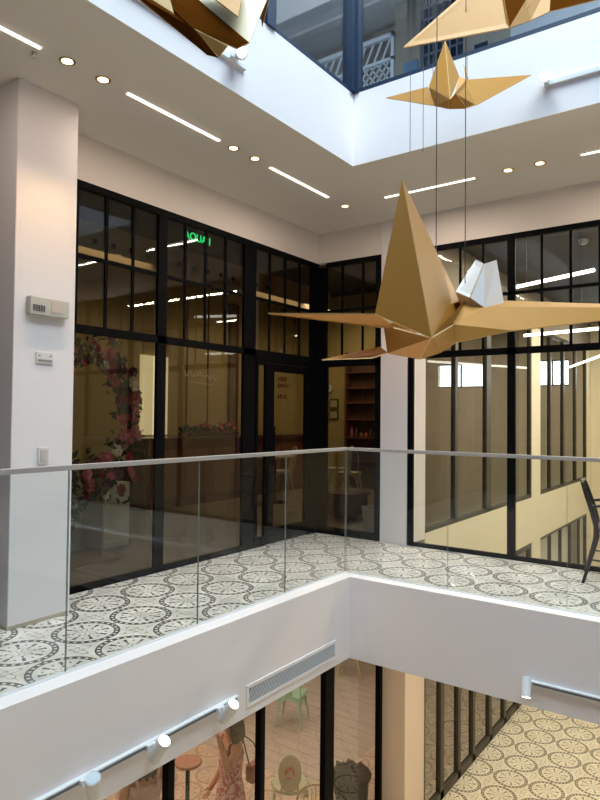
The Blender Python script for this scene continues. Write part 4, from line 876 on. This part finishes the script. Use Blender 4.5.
def make_person(label, loc, rz, dmat, hmat, raise_arm=True, hair_long=True, sc=1.04):
    t = thing('person', label, 'person', (0,0,0))
    # joints: faces +y
    V = []; E = []; Rr = []
    def j(p, r, par=None):
        V.append(Vector(p)); Rr.append(r if isinstance(r, tuple) else (r, r))
        if par is not None: E.append((par, len(V)-1))
        return len(V)-1
    pel = j((0,0,0.90), (0.14, 0.105)); wa = j((0,0.01,1.03), (0.105, 0.08), pel); chs = j((0,0.0,1.20), (0.135, 0.095), wa); sh = j((0,-0.01,1.33), (0.10, 0.075), chs); nk = j((0,0.0,1.41), 0.048, sh); nk2 = j((0,0.015,1.46), 0.046, nk)
    hb = j((0,0.03,1.50), (0.062, 0.072), nk2); hm = j((0,0.035,1.55), (0.072, 0.088), hb); ht = j((0,0.03,1.61), (0.058, 0.07), hm)
    hands = []
    for s in (-1, 1):
        sl = j((0.15*s, -0.01, 1.32), 0.05, sh)
        if raise_arm and s == -1: el = j((0.30*s, 0.12, 1.24), 0.036, sl); wr = j((0.17*s, 0.16, 1.46), 0.025, el)
        else: el = j((0.21*s, -0.01, 1.06), 0.036, sl); wr = j((0.20*s, 0.12, 0.86), 0.025, el)
        dv = (V[wr]-V[el]).normalized(); pm_ = j(V[wr]+dv*0.05, (0.032, 0.018), wr); hands.append((V[wr]+dv*0.06, dv, s))
    for s in (-1, 1):
        hp = j((0.09*s, 0, 0.84), 0.088, pel); kn = j((0.10*s, 0.015, 0.47), 0.055, hp); an = j((0.10*s, -0.02, 0.09), 0.035, kn); toe = j((0.11*s, 0.13, 0.035), (0.036, 0.022), an)
    me = bpy.data.meshes.new('body'); me.from_pydata([tuple(v) for v in V], E, [])
    o = bpy.data.objects.new('body', me); C.objects.link(o); md = o.modifiers.new('skin', 'SKIN'); md.use_smooth_shade = True
    bm = bmesh.new(); bm.from_mesh(me); lay = bm.verts.layers.skin.verify(); bm.verts.ensure_lookup_table()
    for v, r_ in zip(bm.verts, Rr): v[lay].radius = r_; v[lay].use_root = False
    bm.verts[0][lay].use_root = True; bm.to_mesh(me); bm.free()
    ss = o.modifiers.new('subd', 'SUBSURF'); ss.levels = 2; ss.render_levels = 2
    bpy.context.view_layer.update(); em = bpy.data.meshes.new_from_object(o.evaluated_get(bpy.context.evaluated_depsgraph_get()))
    C.objects.unlink(o); bpy.data.objects.remove(o)
    # add fingers, face and ears to the same mesh
    f = MB()
    for base, dv, s in hands:
        side = dv.cross(Vector((0,1,0)) if abs(dv.y) < 0.9 else Vector((1,0,0))).normalized(); up = side.cross(dv)
        for k in range(4):
            o_ = side*(-0.024+0.016*k); L = (0.065, 0.075, 0.072, 0.055)[k]
            f.tube([base+o_-dv*0.01, base+o_+dv*L*0.45, base+o_+dv*L*0.8+up*0.012, base+o_+dv*L*0.95+up*0.026], [0.0085, 0.008, 0.0075, 0.006], 6)
        f.tube([base-dv*0.04+side*0.02*s, base-dv*0.01+side*0.042*s+up*0.01, base+dv*0.02+side*0.05*s+up*0.02], [0.011, 0.010, 0.008], 6)
    f.tube([(0, 0.118, 1.575), (0, 0.138, 1.545), (0, 0.125, 1.535)], [0.008, 0.012, 0.009], 6)
    for s in (-1, 1): f.ball((0.074*s, 0.03, 1.55), 0.024, 6, sx=0.4)
    bmn = bmesh.new(); bmn.from_mesh(em)
    tmp = bpy.data.meshes.new('t'); tmp.from_pydata([tuple(v) for v in f.v], [], f.f); bmn.from_mesh(tmp); bmn.to_mesh(em); bmn.free()
    em.materials.clear(); em.materials.append(skin)
    for p_ in em.polygons: p_.use_smooth = True; p_.material_index = 0
    bo = bpy.data.objects.new('body', em); C.objects.link(bo); bo.parent = t
    b = MB()
    for s in (-1, 1): b.ball((0.03*s, 0.112, 1.565), 0.011, 6)
    b.build('eyes', pm('eye_dark', (0.03,0.02,0.02), 0.2), t); b = MB(); b.tube([(-0.022, 0.116, 1.508), (0, 0.123, 1.506), (0.022, 0.116, 1.508)], [0.003, 0.007, 0.003], 6); b.build('mouth', pm('lips', (0.45,0.10,0.08), 0.5), t)
    # dress: follows the torso, flares to below the knee
    b = MB(); n = 36; vs = []
    prof = [(0.30, 0.205, 0.175), (0.42, 0.195, 0.165), (0.70, 0.18, 0.15), (0.86, 0.168, 0.132), (0.95, 0.15, 0.118), (1.03, 0.122, 0.096), (1.12, 0.135, 0.105), (1.20, 0.152, 0.114), (1.27, 0.15, 0.102)]
    for k, (zc, rx_, ry_) in enumerate(prof):
        for q in range(n):
            a_ = 2*PI*q/n; fl = 1+max(0, (0.9-zc))*0.09*math.sin(a_*9)
            vs.append((rx_*fl*math.cos(a_), ry_*fl*math.sin(a_), zc))
    b.add(vs, [(i*n+q, i*n+(q+1)%n, (i+1)*n+(q+1)%n, (i+1)*n+q) for i in range(len(prof)-1) for q in range(n)], 0, True)
    for s in (-1, 1): b.tube([(0.09*s, 0.09, 1.25), (0.10*s, 0.05, 1.37), (0.10*s, -0.06, 1.37), (0.08*s, -0.09, 1.25)], [0.014]*4, 6)
    o = b.build('dress', dmat, t); sd = o.modifiers.new('solid', 'SOLIDIFY'); sd.thickness = 0.006
    # hair
    b = MB(); n = 26; vs = []; rows = 12
    for k in range(rows+1):
        ph = PI*0.5*1.25*k/rows
        for q in range(n):
            a_ = 2*PI*q/n; front = max(0, math.sin(a_)); lim = ph*(1-0.48*front)
            rr_ = 1+0.05*math.sin(q*2.7+k*1.3)
            vs.append((0.108*rr_*math.sin(lim)*math.cos(a_), 0.01+0.118*rr_*math.sin(lim)*math.sin(a_), 1.565+0.118*math.cos(lim)))
    b.add(vs, [(i*n+q, (i+1)*n+q, (i+1)*n+(q+1)%n, i*n+(q+1)%n) for i in range(rows) for q in range(n)], 0, True)
    if hair_long:
        for q in range(16):
            a_ = PI+PI*q/15; x = 0.085*math.cos(a_); y = 0.02+0.095*math.sin(a_); b.tube([(x, y, 1.56), (x*1.15, y*1.1-0.01, 1.48), (x*1.2, y*1.1-0.02, 1.40), (x*1.1, y-0.02, 1.33-0.02*math.sin(q*2))], [0.030, 0.036, 0.032, 0.012], 6)
    o = b.build('hair', hmat, t); sd = o.modifiers.new('solid', 'SOLIDIFY'); sd.thickness = 0.01
    t.location = loc; t.rotation_euler = (0,0,rz); t.scale = (sc, sc, sc); return t
hair = pm('hair_brown', (0.09, 0.055, 0.025), 0.6, noise_amt=0.5, nscale=60)
P1 = (-1.30, -0.02, LOW-0.0)
make_person('person in a red and white patterned sleeveless dress, one arm raised to the hair', P1, 2.6, dress_mat('dress_red', (0.46, 0.11, 0.09), (0.68, 0.50, 0.42), 34), hair, True)
P2 = (-1.56, -0.86, LOW)
make_person('person in a pale pink dress at the lower left, mostly hidden by the slab edge', P2, 1.2, dress_mat('dress_pale', (0.62, 0.45, 0.40), (0.70, 0.56, 0.50), 8), hair, False)
# shoulder bag held by the woman
t = thing('shoulder_bag', 'reddish brown shoulder bag with a dark strap worn by the person in red', 'bag', (P1[0]+0.12, P1[1]+0.20, LOW+1.0))
bx, by = P1[0]+0.10, P1[1]+0.24
MB().box(bx-0.05, bx+0.05, by-0.09, by+0.09, LOW+0.96, LOW+1.13).build('pouch', pm('bag_brown', (0.32,0.10,0.05), 0.5), t, bevel=0.02)
b = MB(); b.tube([(bx, by-0.08, LOW+1.12), (bx-0.05, by-0.13, LOW+1.40), (bx-0.08, by-0.12, LOW+1.43), (bx-0.04, by+0.02, LOW+1.30), (bx, by+0.08, LOW+1.12)], 0.006, 6); b.build('strap', bk, t)

for o in SC.objects:
    if '_o' in o: del o['_o']
